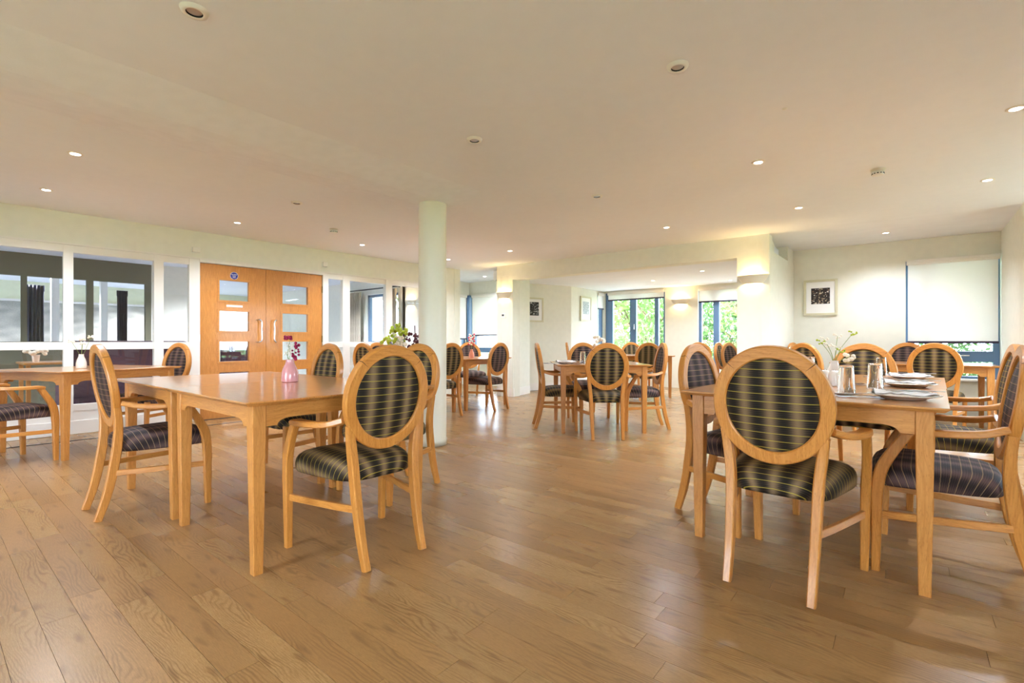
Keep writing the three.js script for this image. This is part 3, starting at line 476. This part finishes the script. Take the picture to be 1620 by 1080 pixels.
chair(-1.05, -3.1, 1, 0.17, D, true, 'purple brown armchair on the aisle side of the laid table', gl);
chair(0.43, -2.96, -1, -0.03, D, true, 'purple brown armchair beside the laid plates, partly cut off', gl);
chair(0.54, -4.07, -1, 0.03, G, true, 'green striped armchair beside the far laid plates on the window side', gl);
chair(-0.26, -5.0, -0.02, 1, G, true, 'green striped armchair at the far end of the laid tables', gl);
{ const p = (d, l, fd, fl) => [...cam(d, l), F.x * fd + R.x * fl, F.z * fd + R.z * fl];
  chair(...p(4.99, 0.99, 1, 0.02), G, true, 'green striped armchair with its back turned at the middle table', gm);
  chair(...p(5.83, 0.27, 0.05, 1), G, true, 'green striped armchair seen sideways at the middle table beside the opening reveal', gm);
  chair(...p(5.76, 1.83, 0.04, -1), D, true, 'dark striped armchair seen sideways on the right of the middle table', gm);
  chair(...p(6.98, 1.02, -1, 0), D, true, 'dark armchair on the far side of the middle table facing the room', gm); }
{ const h = [F.x * 0.92 + R.x * 0.39, F.z * 0.92 + R.z * 0.39], rear = cam(3.786, -4.374); chair(rear[0], rear[1], h[0], h[1], D, true, 'dark striped armchair drawn up to the partition table, partly cut off', gp); }
chair(-6.4, -1.92, 0.3, 1, D, false, 'dark striped chair between the partition table and the double doors', gp);
chair(-5.38, -3.58, -0.05, -1, G, false, 'green striped chair on the door side of the flower arrangement table', gw);
chair(-6.3, -4.45, 1, 0, D, false, 'dark chair between the partition and the flower arrangement table', gw);
chair(-4.7, -4.55, -1, -0.05, G, false, 'green striped chair half hidden by the column', gw);
chair(-4.65, -5.5, -1, 0, D, false, 'dark striped chair at the coral vase table in front of the thermostat', gw);
chair(-6.44, -6.64, 0.8, 0.6, D, true, 'dark armchair at the corner window behind the coral vase table', gw);
{ const q = (u, d) => cam(d, (u - 810) / 765 * d);
  let c = q(1027, 8.25); chair(c[0], c[1], -0.6, -0.8, G, true, 'olive green striped armchair with its back turned at the extension opening', ge);
  c = q(998, 10.3); chair(c[0], c[1], 0.63, 0.78, G, false, 'green chair under the three light garden window', ge);
  c = q(894, 9.1); chair(c[0], c[1], 0.95, -0.55, D, false, 'pale lit chair beside the left extension wall', ge);
  c = q(1106, 9.3); chair(c[0], c[1], 0.3, 0.95, D, false, 'dark chair in front of the garden window pier', ge);
  c = q(1134, 8.8); chair(c[0], c[1], 1, 0.1, G, false, 'chair seen edge on at the right extension table', ge);
  c = q(1150, 8.0); chair(c[0], c[1], 1, 0.35, D, false, 'dark chair next to the edge on chair in the extension', ge);
  chair(0.25, -6.72, 0.05, -1, G, false, 'green striped chair with its back turned before the alcove window', ga);
  chair(0.04, -8.42, 0, 1, D, false, 'dark chair under the alcove window blind', ga);
  chair(-0.93, -6.5, 0.55, -0.83, G, false, 'green striped chair at the left end of the alcove table', ga);
  chair(-1.3, -8.15, 0.9, 0.2, D, false, 'dark chair in the alcove corner under the sepia print', ga);
}

// ---------- tableware ----------
const blob = (r, x, y, z, d = 1) => new THREE.IcosahedronGeometry(r, d).translate(x, y, z);
function vase(x, z, prof, mat, label) { const t = thing('bud_vase', label, 'vase', [x, TH + 0.0005, z]); part('body', lathe(prof, 36), mat, t); part('lip', new THREE.TorusGeometry(prof[prof.length - 1][0], 0.0025, 8, 28).rotateX(Math.PI / 2).translate(0, prof[prof.length - 1][1], 0), mat, t); return t; }
const bottle = (s, h) => [[0, 0], [0.045, 0], [0.05, 0.004], [0.051, 0.03], [0.049, 0.06], [0.04, 0.09], [0.028, 0.115], [0.024, 0.13], [0.026, 0.142], [0.0225, 0.142], [0.02, 0.125], [0.03, 0.09], [0.03, 0.02], [0, 0.02]].map(([r, y]) => [r * s, y * h]);
function stemFlower(x, z, y0, pts, mat, heads, label, group, r = 0.01) {
  const t = thing('cut_flower', label, 'flower', [x, TH + y0, z], 0, group);
  part('stem', tube(pts, 0.0016, 10, 5), M.stem, t);
  part('blossom', merge(heads.map(([a, b, c, s]) => blob(r * (s ?? 1), a, b, c))), mat, t);
}
{ const x = -3.03, z = -1.5; vase(x, z, bottle(1, 1), M.pink, 'pink glazed bud vase on the joined oak tables');
  const heads = []; for (let i = 0; i < 16; i++) { const q = 0.03 + 0.001 * i + 0.014 * Math.sin(i * 2.1); heads.push([q * R.x + 0.012 * Math.cos(i * 2.7), 0.045 + i * 0.0068, q * R.z + 0.012 * Math.sin(i * 2.7), 0.55 + rnd() * 0.5]); }
  stemFlower(x, z, 0.1, [[0, 0, 0], [0.018, 0.06, -0.014], [0.03, 0.15, -0.025]], M.magenta, heads, 'tall crimson flower spike in the pink vase', 'flowers in the pink vase', 0.011);
  stemFlower(x, z, 0.1, [[0, 0, 0], [-0.006, 0.08, 0], [-0.004, 0.18, 0]], M.magenta, Array.from({ length: 12 }, (_, i) => [-0.012 * R.x + 0.02 * Math.cos(i * 2.4), 0.18 + 0.008 * Math.sin(i * 1.7), -0.012 * R.z + 0.018 * Math.sin(i * 2.4), 0.8]), 'round crimson flower head at the top of the pink vase', 'flowers in the pink vase', 0.011);
  stemFlower(x, z, 0.1, [[0, 0, 0], [-0.01, 0.06, 0.01], [0.012, 0.14, 0.014]], M.petal, Array.from({ length: 22 }, (_, i) => [0.03 * Math.cos(i * 2.4) * (i / 22), 0.07 + i * 0.004, 0.025 * Math.sin(i * 2.4) * (i / 22), 0.5]), 'cream filler sprig in the pink vase', 'flowers in the pink vase', 0.009);
  stemFlower(x, z, 0.1, [[0, 0, 0], [-0.02, 0.05, 0.0], [-0.055, 0.085, 0.0]], M.petal, Array.from({ length: 6 }, (_, i) => [-0.05 + 0.012 * Math.cos(i), 0.08 + 0.01 * Math.sin(i * 2), 0.01 * Math.sin(i), 0.6]), 'small cream sprig leaning left from the pink vase', 'flowers in the pink vase', 0.008);
}
{ const x = -5.27, z = -5.5; vase(x, z, bottle(0.85, 0.95), M.coral, 'coral bud vase on the table by the corner window');
  stemFlower(x, z, 0.1, [[0, 0, 0], [0.005, 0.1, 0], [0.01, 0.25, 0]], M.redpink, Array.from({ length: 14 }, (_, i) => [0.05 * Math.cos(i * 2.4), 0.1 + i * 0.013, 0.04 * Math.sin(i * 2.4), 1.2]), 'red spotted orchid sprig in the coral vase', 'flowers in the coral vase', 0.012);
  stemFlower(x, z, 0.1, [[0, 0, 0], [-0.005, 0.1, 0], [0.0, 0.24, 0.01]], M.petal, Array.from({ length: 14 }, (_, i) => [0.045 * Math.cos(i * 2.1 + 1), 0.11 + i * 0.012, 0.04 * Math.sin(i * 2.1 + 1), 1.2]), 'white orchid sprig in the coral vase', 'flowers in the coral vase', 0.012);
}
{ const x = -6.1, z = -1.0; vase(x, z, bottle(0.8, 0.95), M.china, 'white bud vase on the partition table');
  for (let k = 0; k < 4; k++) { const a = k * 1.7, dx = 0.07 * Math.cos(a), dz = 0.07 * Math.sin(a); stemFlower(x, z, 0.1, [[0, 0, 0], [dx * 0.4, 0.07, dz * 0.4], [dx, 0.14 + 0.02 * k, dz]], M.petal, Array.from({ length: 6 }, (_, i) => [dx + 0.018 * Math.cos(i), 0.14 + 0.02 * k + 0.01 * Math.sin(i * 2), dz + 0.018 * Math.sin(i), 0.8]), 'pale green and cream sprig in the white partition vase', 'sprigs in the partition vase', 0.011); }
}
{ // large arrangement in a dark bowl
  const b = thing('flower_bowl', 'dark bowl under the large flower arrangement', 'bowl', [-5.47, TH + 0.0005, -4.27]); part('body', lathe([[0, 0], [0.07, 0], [0.1, 0.05], [0.12, 0.13], [0.112, 0.13], [0.09, 0.05], [0, 0.02]], 32), M.maroon, b);
  const t = thing('flower_arrangement', 'large arrangement of yellow green blooms, white flowers and plum foliage', 'flowers', [-5.47, TH + 0.1, -4.27]);
  const sp = (n, cx, cy, cz, s, r) => merge(Array.from({ length: n }, () => blob(r * (0.6 + rnd()), cx + (rnd() - 0.5) * s, cy + (rnd() - 0.5) * s, cz + (rnd() - 0.5) * s)));
  part('green_blooms', merge([sp(34, 0.0, 0.24, 0.05, 0.24, 0.02), sp(24, -0.1, 0.16, 0.12, 0.18, 0.02), sp(8, 0.02, 0.35, 0.05, 0.1, 0.014)]), M.yellowgreen, t); part('white_blooms', sp(20, 0.02, 0.15, 0.05, 0.16, 0.02), M.petal, t); part('violet_blooms', sp(8, -0.02, 0.15, 0.12, 0.1, 0.014), M.violet, t); part('plum_foliage', sp(34, 0.12, 0.16, -0.14, 0.26, 0.018), M.maroon, t);
  part('stems', merge(Array.from({ length: 10 }, (_, i) => tube([[0, -0.06, 0], [0.05 * Math.cos(i), 0.08, 0.05 * Math.sin(i)], [0.1 * Math.cos(i), 0.24, 0.1 * Math.sin(i)]], 0.003, 8, 5))), M.stem, t);
  part('tall_leaf', tube([[0.1, 0.0, -0.12], [0.13, 0.2, -0.15], [0.12, 0.38, -0.16]], 0.007, 8, 5), M.maroon, t);
}
{ const [x, z] = cam(5.95, 1.075); vase(x, z, bottle(0.9, 1), M.china, 'white bud vase with red flowers on the middle table');
  stemFlower(x, z, 0.1, [[0, 0, 0], [0, 0.06, 0], [0, 0.14, 0]], M.petal, Array.from({ length: 16 }, (_, i) => [0.06 * Math.cos(i * 2.4), 0.15 + 0.06 * Math.sin(i * 1.3), 0.06 * Math.sin(i * 2.4), 1.5]), 'white flowers in the vase on the middle table', 'middle table flowers', 0.014);
  stemFlower(x, z, 0.1, [[0, 0, 0], [0.02, 0.04, 0], [0.03, 0.08, 0]], M.redpink, Array.from({ length: 8 }, (_, i) => [0.05 * Math.cos(i * 0.8), 0.06 + 0.02 * Math.sin(i), 0.05 * Math.sin(i * 0.8), 1.4]), 'red flowers low in the vase on the middle table', 'middle table flowers', 0.014);
}
// laid table
const px = (u, v) => { const d = (1.02 - TH) * 765 / (v - 540); return cam(d, (u - 810) / 765 * d); };
{ const [x, z] = px(1320, 606); vase(x, z, bottle(0.86, 0.98), M.china, 'white bud vase on the laid table');
  for (let k = 0; k < 7; k++) { const a = k * 0.9 + 0.3, q = 0.035 + 0.012 * k, dx = q * Math.cos(a), dz = q * Math.sin(a), h = 0.1 + 0.018 * k; stemFlower(x, z, 0.1, [[0, 0, 0], [dx * 0.3, h * 0.5, dz * 0.3], [dx, h, dz]], k % 3 ? M.petal : M.yellowgreen, Array.from({ length: 9 }, (_, i) => [dx + 0.02 * Math.cos(i * 2.4), h + 0.012 * Math.sin(i * 1.9), dz + 0.02 * Math.sin(i * 2.4), 0.5 + 0.4 * rnd()]), 'dried cream sprig in the white vase on the laid table', 'sprigs in the laid table vase', 0.008); }
  stemFlower(x, z, 0.1, [[0, 0, 0], [0.03, 0.04, 0], [0.075, 0.065, 0]], M.petal, Array.from({ length: 10 }, (_, i) => [0.075 + 0.022 * Math.cos(i * 2.4), 0.06 + 0.018 * Math.sin(i * 1.9), 0.02 * Math.sin(i * 2.4), 1]), 'white bloom drooping from the vase on the laid table', 'sprigs in the laid table vase', 0.012);
}
{ const shaker = (u, v, lab) => { const [x, z] = px(u, v), t = thing('shaker', lab, 'shaker', [x, TH + 0.0005, z], 0, 'salt and pepper'); part('body', lathe([[0, 0], [0.028, 0], [0.03, 0.004], [0.03, 0.05], [0.026, 0.075], [0.018, 0.088], [0, 0.092]], 28), M.china, t); part('holes', merge([0, 1, 2].map((k) => cyl(0.0015, 0.0015, 0.002, 6, 0.007 * Math.cos(k * 2.1), 0.0915, 0.007 * Math.sin(k * 2.1)))), M.black, t); };
  shaker(1305, 609.5, 'white salt shaker left of the other shaker before the white vase'); shaker(1319.5, 610.5, 'white pepper shaker nearer the upturned glasses');
  let g0 = null; const glass = (u, v, lab) => { const [x, z] = px(u, v); if (!g0) { g0 = thing('tumbler', lab, 'glass', [x, TH + 0.0008, z], 0, 'upturned tumblers'); part('wall', lathe([[0.0365, 0], [0.0385, 0], [0.0305, 0.138], [0, 0.138], [0, 0.126], [0.0275, 0.126], [0.0365, 0.0]], 36), M.tumbler, g0); } else clone(g0, [x, TH + 0.0008, z], 0, lab); };
  glass(1339, 622, 'upturned clear tumbler beside the white shakers'); glass(1384.5, 615, 'upturned clear tumbler beside the nearest dark spoon'); glass(1394.5, 594, 'upturned clear tumbler in front of the end armchair'); glass(1282, 592, 'upturned clear tumbler beside the back of the near armchair');
  { const [x, z] = cam(5.65, (922 - 810) / 765 * 5.65); clone(g0, [x, TH + 0.0008, z], 0, 'upturned clear tumbler on the middle table'); }
  // place settings
  const plateG = lathe([[0, 0.003], [0.07, 0.003], [0.075, 0], [0.08, 0.002], [0.095, 0.01], [0.132, 0.019], [0.133, 0.021], [0.13, 0.022], [0.093, 0.014], [0.078, 0.007], [0, 0.006]], 48);
  const napG = (() => { const g = new THREE.PlaneGeometry(0.22, 0.14, 22, 14).rotateX(-Math.PI / 2), p = g.attributes.position; for (let i = 0; i < p.count; i++) { const x = p.getX(i), z = p.getZ(i); p.setY(i, 0.01 + 0.006 * Math.sin(x * 40) * Math.cos(z * 30) + 0.012 * Math.exp(-(z * z) / 0.001) + 0.004 * n2(x * 20, z * 20)); } g.computeVertexNormals(); const b = g.clone(); const bp = b.attributes.position; for (let i = 0; i < bp.count; i++) bp.setY(i, bp.getY(i) * 0.75); b.computeVertexNormals(); const ix = b.index.array; for (let i = 0; i < ix.length; i += 3) { const q = ix[i]; ix[i] = ix[i + 1]; ix[i + 1] = q; } b.computeVertexNormals(); return merge([g, b]); })();
  const flatBar = (pts, th) => curve(pts.map(([x, y, w]) => [x, y, 0, th, w]), 14, V(0, 1, 0), 0.2);
  const knifeG = flatBar([[-0.11, 0.003, 0.02], [-0.06, 0.003, 0.021], [-0.005, 0.003, 0.016], [0.01, 0.004, 0.011], [0.06, 0.005, 0.016], [0.11, 0.005, 0.018]], 0.003);
  const forkG = { handle: flatBar([[-0.02, 0.006, 0.022], [0.0, 0.005, 0.012], [0.04, 0.006, 0.008], [0.1, 0.004, 0.016]], 0.0025), tines: [-1.5, -0.5, 0.5, 1.5].map((k) => curve([[-0.02, 0.006, k * 0.006, 0.0025, 0.003], [-0.05, 0.004, k * 0.006, 0.0025, 0.003], [-0.075, 0.008, k * 0.006, 0.0015, 0.002]], 6, V(0, 1, 0), 0.2)) };
  const spoonG = { handle: flatBar([[-0.03, 0.007, 0.008], [0.0, 0.009, 0.007], [0.05, 0.007, 0.011], [0.1, 0.004, 0.015]], 0.0025), bowl: new THREE.SphereGeometry(1, 20, 10, 0, Math.PI * 2, Math.PI / 2, Math.PI / 2).scale(0.032, 0.009, 0.02).translate(-0.058, 0.0095, 0) };
  M.steelBoth = M.steel.clone(); M.steelBoth.side = THREE.DoubleSide;
  const first = {}, put = (n, make, pos, turn, lab) => { if (first[n]) clone(first[n], pos, turn, lab); else { first[n] = thing(n, lab, n.replace('dinner_', '').replace('_', ' '), pos, turn, 'place settings on the laid tables'); make(first[n]); } };
  function setting(x, z, turn, where) {
    const c = Math.cos(turn), s = Math.sin(turn), at = (a, y, b) => [x + a * c + b * s, TH + y, z - a * s + b * c];
    put('dinner_plate', (t) => { part('dish', plateG, M.china, t); }, at(0, 0.0006, 0), turn, 'white dinner plate ' + where);
    put('napkin', (t) => { part('cloth', napG, M.napkin, t); }, at(0, 0.0165, 0), turn + 0.2, 'folded white napkin on the plate ' + where);
    put('knife', (t) => { part('blade_and_handle', knifeG, M.steel, t); }, at(0.03, 0.0365, 0.01), turn + 0.06, 'steel knife on the napkin ' + where);
    put('fork', (t) => { part('handle', forkG.handle, M.steel, t); forkG.tines.forEach((g) => part('tine', g, M.steel, t)); }, at(-0.16, 0.0006, 0.1), turn + 0.1, 'steel fork beside the plate ' + where);
    put('spoon', (t) => { part('handle', spoonG.handle, M.steel, t); part('bowl', spoonG.bowl, M.steelBoth, t); }, at(-0.17, 0.0006, 0.03), turn - 0.1, 'steel spoon beside the plate ' + where);
  }
  setting(0.0, -2.79, -0.04, 'nearest the cut off armchair'); setting(0.02, -3.55, -0.04, 'at the joint of the laid tables'); setting(0.03, -4.3, -0.04, 'next to the window side armchair');
  setting(-0.7, -3.1, Math.PI - 0.04, 'in front of the aisle armchair');
  const mc = cam(5.6, 0.62); setting(mc[0], mc[1], 39 * Math.PI / 180, 'on the middle table'); setting(0.28, -7.35, 0, 'on the alcove table');
  // loose cutlery heap at the near edge
  { const [x, z] = px(1352, 629); clone(first.fork, [x, TH + 0.0006, z], 0.5, 'steel fork lying at the front edge of the laid table'); const [x2, z2] = px(1362, 625); clone(first.spoon, [x2, TH + 0.0006, z2], 0.9, 'steel spoon lying at the front edge of the laid table'); }
}

// ---------- lounge behind the glazed partition ----------
{
  struct('floor', box(9.2, 0.1, 10.4, -11.75, -0.051, -1.6), M.carpet, 'blue grey carpet of the lounge behind the partition');
  struct('ceiling', box(9.2, 0.15, 10.4, -11.75, C + 0.075, -1.6), M.ceiling, 'white ceiling of the lounge');
  wallSeg('wall_lounge_end', [-16.3, -6.62], [-8.3, -6.62], C, [[6.55, 0.1, 7.75, 2.1]], 0.25, M.wall, 'lounge end wall with a curtained window');
  windowUnit('window_13', 'blue framed lounge window between the curtains', [-9.75, -6.62], [-8.55, -6.62], 0.1, 2.1, [[0.6, 0.08]], [[1.0, 0.06]]);
  wallSeg('wall_lounge_near', [-7.2, 3.3], [-16.3, 3.3], C, [], 0.2, M.wall, 'near wall of the lounge');
  wallSeg('wall_lounge_far', [-16.0, 3.3], [-16.0, -6.7], C, [], 0.2, M.cream, 'cream far wall of the lounge');
  wallSeg('wall_lounge_inner', [-11.1, 2.5], [-10.8, -2.75], C, [[1.0, 1.02, 2.2, 2.07], [2.3, 1.02, 3.565, 2.07], [3.636, 1.02, 4.354, 2.07], [4.445, 1.02, 5.169, 2.07]], 0.1, M.olive, 'olive painted inner screen wall with openings');
  wallSeg('wall_lounge_stub', [-10.8, -2.75], [-10.6, -3.6], C, [], 0.1, M.wall, 'pale wall stub beside the inner screen');
  const ctn = (x, z, w, h, turn, mat, lab, grp) => { const n = 40, s = new THREE.Shape(); const pts = []; for (let i = 0; i <= n; i++) pts.push([(i / n - 0.5) * w, 0.03 * Math.sin(i / n * Math.PI * 10)]); for (let i = n; i >= 0; i--) pts.push([(i / n - 0.5) * w, 0.03 * Math.sin(i / n * Math.PI * 10) + 0.006]); pts.forEach(([a, b], i) => i ? s.lineTo(a, b) : s.moveTo(a, b)); const t = thing('curtain', lab, 'curtain', [x, 0.02, z], turn, grp); part('drape', extr(s, h).rotateX(-Math.PI / 2), mat, t); part('pinch_pleat_heading', extr(s, 0.12).rotateX(-Math.PI / 2).scale(1.08, 1, 1.2).translate(0, h - 0.1, 0), mat, t); return t; };
  ctn(-9.98, -6.48, 0.46, 2.12, 0, M.curtain, 'beige pleated curtain left of the lounge window', 'lounge curtains'); ctn(-8.62, -6.48, 0.36, 2.12, 0, M.curtain, 'beige pleated curtain right of the lounge window', 'lounge curtains');
  single('curtain_pole', merge([cyl(0.016, 0.016, 1.9, 12).rotateZ(Math.PI / 2), blob(0.03, 0.97, 0, 0), blob(0.03, -0.97, 0, 0)]), M.black, 'dark curtain pole above the lounge window', 'curtain pole', [-9.3, 2.2, -6.48]);
  sconce(-8.12, 1.78, -6.62, 0, 0.16, 'half bowl wall light seen through the partition');
  ctn(-13.4, -1.5, 0.26, 2.1, Math.PI / 2, M.navy, 'navy curtain in the room beyond the olive screen', 'navy curtains'); ctn(-13.4, -2.88, 0.18, 2.1, Math.PI / 2, M.navy, 'navy curtain beside the grey panel beyond the screen', 'navy curtains');
  for (const [z, lab] of [[-1.79, 'white square post right of the navy curtain beyond the screen'], [-2.56, 'white square post left of the second navy curtain']]) single('square_post', rbox(0.12, C, 0.12, 0.01, 0, C / 2, 0), M.white, lab, 'post', [-13.4, 0, z], 0, 'white posts in the far lounge');
  { const p = thing('grey_panel', 'marbled grey wall panel in the far lounge', 'panel', [-15.98, 1.2, -2.6], Math.PI / 2); part('panel', box(3.2, 1.5, 0.03, 0, 0, 0.015), noisePaint([176, 172, 158], 0.12, 0.7), p); part('trim', box(3.3, 0.05, 0.05, 0, 0.78, 0.025), M.white, p); }
  function sofa(x, z, turn, w, mat, lab, h = 1.03) {
    const t = thing('sofa', lab, 'sofa', [x, 0, z], turn, 'lounge seats'); part('back', rbox(w, h - 0.3, 0.18, 0.06, 0, 0.3 + (h - 0.3) / 2, -0.32), mat, t); part('seat_cushion', rbox(w - 0.3, 0.18, 0.6, 0.06, 0, 0.38, 0.02), mat, t); part('base', rbox(w - 0.1, 0.2, 0.66, 0.03, 0, 0.22, 0), mat, t);
    for (const s of [-1, 1]) { part('arm', rbox(0.15, 0.5, 0.7, 0.05, s * (w / 2 - 0.08), 0.38, 0), mat, t); for (const q of [-1, 1]) part('leg', cyl(0.022, 0.016, 0.13, 10, s * (w / 2 - 0.12), 0.065, q * 0.26), M.tableWood, t); }
  }
  sofa(-8.5, -1.85, -Math.PI / 2, 1.35, M.purple, 'dark plum sofa with its back to the partition'); sofa(-8.9, -3.5, -Math.PI / 2 + 0.1, 0.85, M.purple, 'plum armchair seen through the door panes', 0.95);
  sofa(-8.6, 0.6, -Math.PI / 2 + 0.3, 0.8, M.creamCloth, 'cream armchair behind the partition', 0.88); sofa(-9.75, -0.4, Math.PI, 0.62, M.sage, 'sage green high back chair behind the partition', 1.02);
  const lt = thing('side_table', 'small wooden table with white flowers in the lounge', 'table', [-9.4, 0, -1.2]); part('top', rbox(0.8, 0.03, 0.6, 0.006, 0, 0.72, 0), M.tableTop, lt); for (const s of [-1, 1]) for (const q of [-1, 1]) part('leg', box(0.045, 0.7, 0.045, s * 0.35, 0.35, q * 0.25), M.tableWood, lt);
  const fv = thing('flower_vase', 'glass vase of white flowers in the lounge', 'vase', [-9.3, 0.736, -1.05]); part('body', lathe([[0, 0], [0.035, 0], [0.045, 0.1], [0.04, 0.1], [0.03, 0.01], [0, 0.01]], 20), M.china, fv); part('blossoms', merge(Array.from({ length: 26 }, () => blob(0.026, (rnd() - 0.5) * 0.22, 0.17 + (rnd() - 0.5) * 0.12, (rnd() - 0.5) * 0.22))), M.petal, fv);
  for (const [x, z, l] of [[-9.2, 1.2, 'lit downlight in the lounge ceiling near the cream armchair'], [-9.2, -3.2, 'lit downlight in the lounge ceiling near the doors'], [-9.0, -5.2, 'lit downlight in the lounge ceiling near the curtains'], [-13.2, 0.8, 'lit downlight beyond the olive screen by the navy curtain'], [-13.6, -1.6, 'lit downlight beyond the olive screen by the white posts'], [-14.6, -3.8, 'lit downlight beyond the olive screen by the grey panel']]) downlight(x, z, C, l, 'lounge downlights', x < -12 ? 11 : 6);
}

// ---------- roof and outdoors ----------
struct('roof', merge([box(21.5, 0.25, 17.5, -6.3, C + 0.32, -2.8)]), M.brick, 'flat roof slab over the building');
struct('ground', merge([box(120, 0.1, 60, -5, -0.15, -41), box(120, 0.1, 40, -5, -0.15, 23.4), box(50, 0.1, 20, 28.5, -0.15, -3)]), M.grass, 'lawn around the building');
struct('patio', merge([box(30, 0.04, 3.4, -6, -0.08, -12.4), box(4, 0.04, 22, 5.2, -0.08, -2), box(20, 0.04, 4, -4, -0.08, 5.3), box(9, 0.04, 3.2, -12.5, -0.08, -8.9), box(3.6, 0.04, 2, 0.2, -0.08, -9.9)]), M.paving, 'pale paving outside the windows');
{
  const leafG = (() => { const s = new THREE.Shape(); s.moveTo(0, -0.5); s.quadraticCurveTo(0.42, -0.1, 0, 0.5); s.quadraticCurveTo(-0.42, -0.1, 0, -0.5); const g = new THREE.ShapeGeometry(s, 4), p = g.attributes.position; for (let i = 0; i < p.count; i++) p.setZ(i, 0.12 * Math.abs(p.getX(i)) * 2); g.computeVertexNormals(); return g; })();
  const leafM = [0x5d8038, 0x456a30, 0x789548].map((c) => new THREE.MeshPhysicalMaterial({ color: c, roughness: 0.8, transmission: 0.35, thickness: 0, side: THREE.DoubleSide }));
  const dummy = new THREE.Object3D();
  function plant(name, label, cat, x, z, h, w, n, ls, k, trunkH, group) {
    const t = thing(name, label, cat, [x, -0.1, z], rnd() * 6, group);
    const branches = [tube([[0, 0, 0], [0.05 * h, trunkH * 0.6, 0.02 * h], [0.02 * h, trunkH + h * 0.3, 0]], 0.02 * h + 0.01, 10, 7)];
    for (let i = 0; i < 7; i++) { const a = i * 0.9 + rnd(), r = w * (0.3 + rnd() * 0.15); branches.push(tube([[0.02 * h, trunkH * 0.7 + 0.05 * h * i, 0], [r * 0.5 * Math.cos(a), trunkH + h * 0.15 + 0.05 * h * i, r * 0.5 * Math.sin(a)], [r * Math.cos(a), trunkH + h * 0.3 + 0.06 * h * i, r * Math.sin(a)]], 0.008 * h + 0.004, 8, 5)); }
    part('trunk_and_branches', merge(branches), M.bark, t);
    const im = shadows(new THREE.InstancedMesh(leafG, leafM[k], n)); im.name = 'leaves'; im.userData.kind = 'stuff';
    const cl2 = Array.from({ length: 14 }, () => { const a = rnd() * 6.28, r = Math.sqrt(rnd()) * 0.36 * w; return [r * Math.cos(a), trunkH + h * (0.1 + rnd() * 0.78), r * Math.sin(a), 0.13 + rnd() * 0.12]; });
    for (let i = 0; i < n; i++) { const c = cl2[i % 14], R2 = Math.cbrt(rnd()) * c[3] * w * 1.3, a = rnd() * 6.28, b = Math.acos(2 * rnd() - 1); dummy.position.set(c[0] + R2 * Math.sin(b) * Math.cos(a), Math.max(0.08, c[1] + R2 * Math.cos(b) * (h / w) * 0.8), c[2] + R2 * Math.sin(b) * Math.sin(a)); dummy.rotation.set(rnd() * 6, rnd() * 6, rnd() * 6); dummy.scale.setScalar(ls * (0.6 + rnd() * 0.8)); dummy.updateMatrix(); im.setMatrixAt(i, dummy.matrix); }
    t.add(im);
  }
  const gt = 'garden trees', gb = 'garden shrubs';
  plant('tree', 'leafy tree outside the three light garden window', 'tree', -6.6, -16.5, 3.8, 3.6, 2600, 0.2, 0, 0.6, gt);
  plant('tree', 'bright young tree behind the middle of the garden window', 'tree', -8.6, -19, 4.6, 4.2, 2600, 0.22, 2, 0.6, gt);
  plant('tree', 'spreading tree seen through the window beside the sconce', 'tree', -3.4, -17, 4.0, 3.6, 1500, 0.16, 2, 0.8, gt);
  plant('tree', 'darker tree at the edge of the right garden window', 'tree', -5.0, -21, 4.6, 4.4, 2200, 0.22, 1, 0.5, gt);
  plant('shrub', 'low shrub under the three light garden window', 'shrub', -6.2, -13.8, 1.3, 2.0, 1400, 0.1, 0, 0.05, gb);
  plant('shrub', 'low shrub under the garden window beside the sconce', 'shrub', -3.6, -14.2, 1.2, 2.0, 1200, 0.1, 2, 0.05, gb);
  plant('shrub', 'dense shrub right outside the alcove window', 'shrub', 0.75, -10.9, 1.35, 1.7, 1800, 0.07, 1, 0.05, gb);
  plant('shrub', 'shrub with bare twigs outside the alcove window', 'shrub', 1.7, -10.6, 1.3, 1.5, 1200, 0.06, 0, 0.05, gb);
  plant('shrub', 'shrub outside the corner bay window', 'shrub', -8.9, -11.2, 1.1, 2.4, 1500, 0.09, 1, 0.05, gb);
  plant('tree', 'tree outside the lounge window', 'tree', -12.5, -11.5, 4.0, 3.6, 1800, 0.18, 0, 0.5, gt);
  const hedge = (x, z, w, lab) => plant('hedge', lab, 'hedge', x, z, 2.2, w, 2400, 0.16, 1, 0.05, 'boundary hedges');
  hedge(-10.5, -22, 6, 'boundary hedge beyond the trees'); hedge(-6.5, -24, 6, 'boundary hedge behind the middle tree'); hedge(-3.0, -22.5, 6, 'boundary hedge right of the trees');
  plant('tree', 'tall dense tree closing the view behind the garden hedges', 'tree', -9.5, -27, 7, 7, 4200, 0.34, 1, 0.5, gt); plant('tree', 'tall pale tree closing the view behind the right hedge', 'tree', -4.2, -27, 7, 7, 4200, 0.34, 0, 0.5, gt);
}
renderer.render(scene, camera);
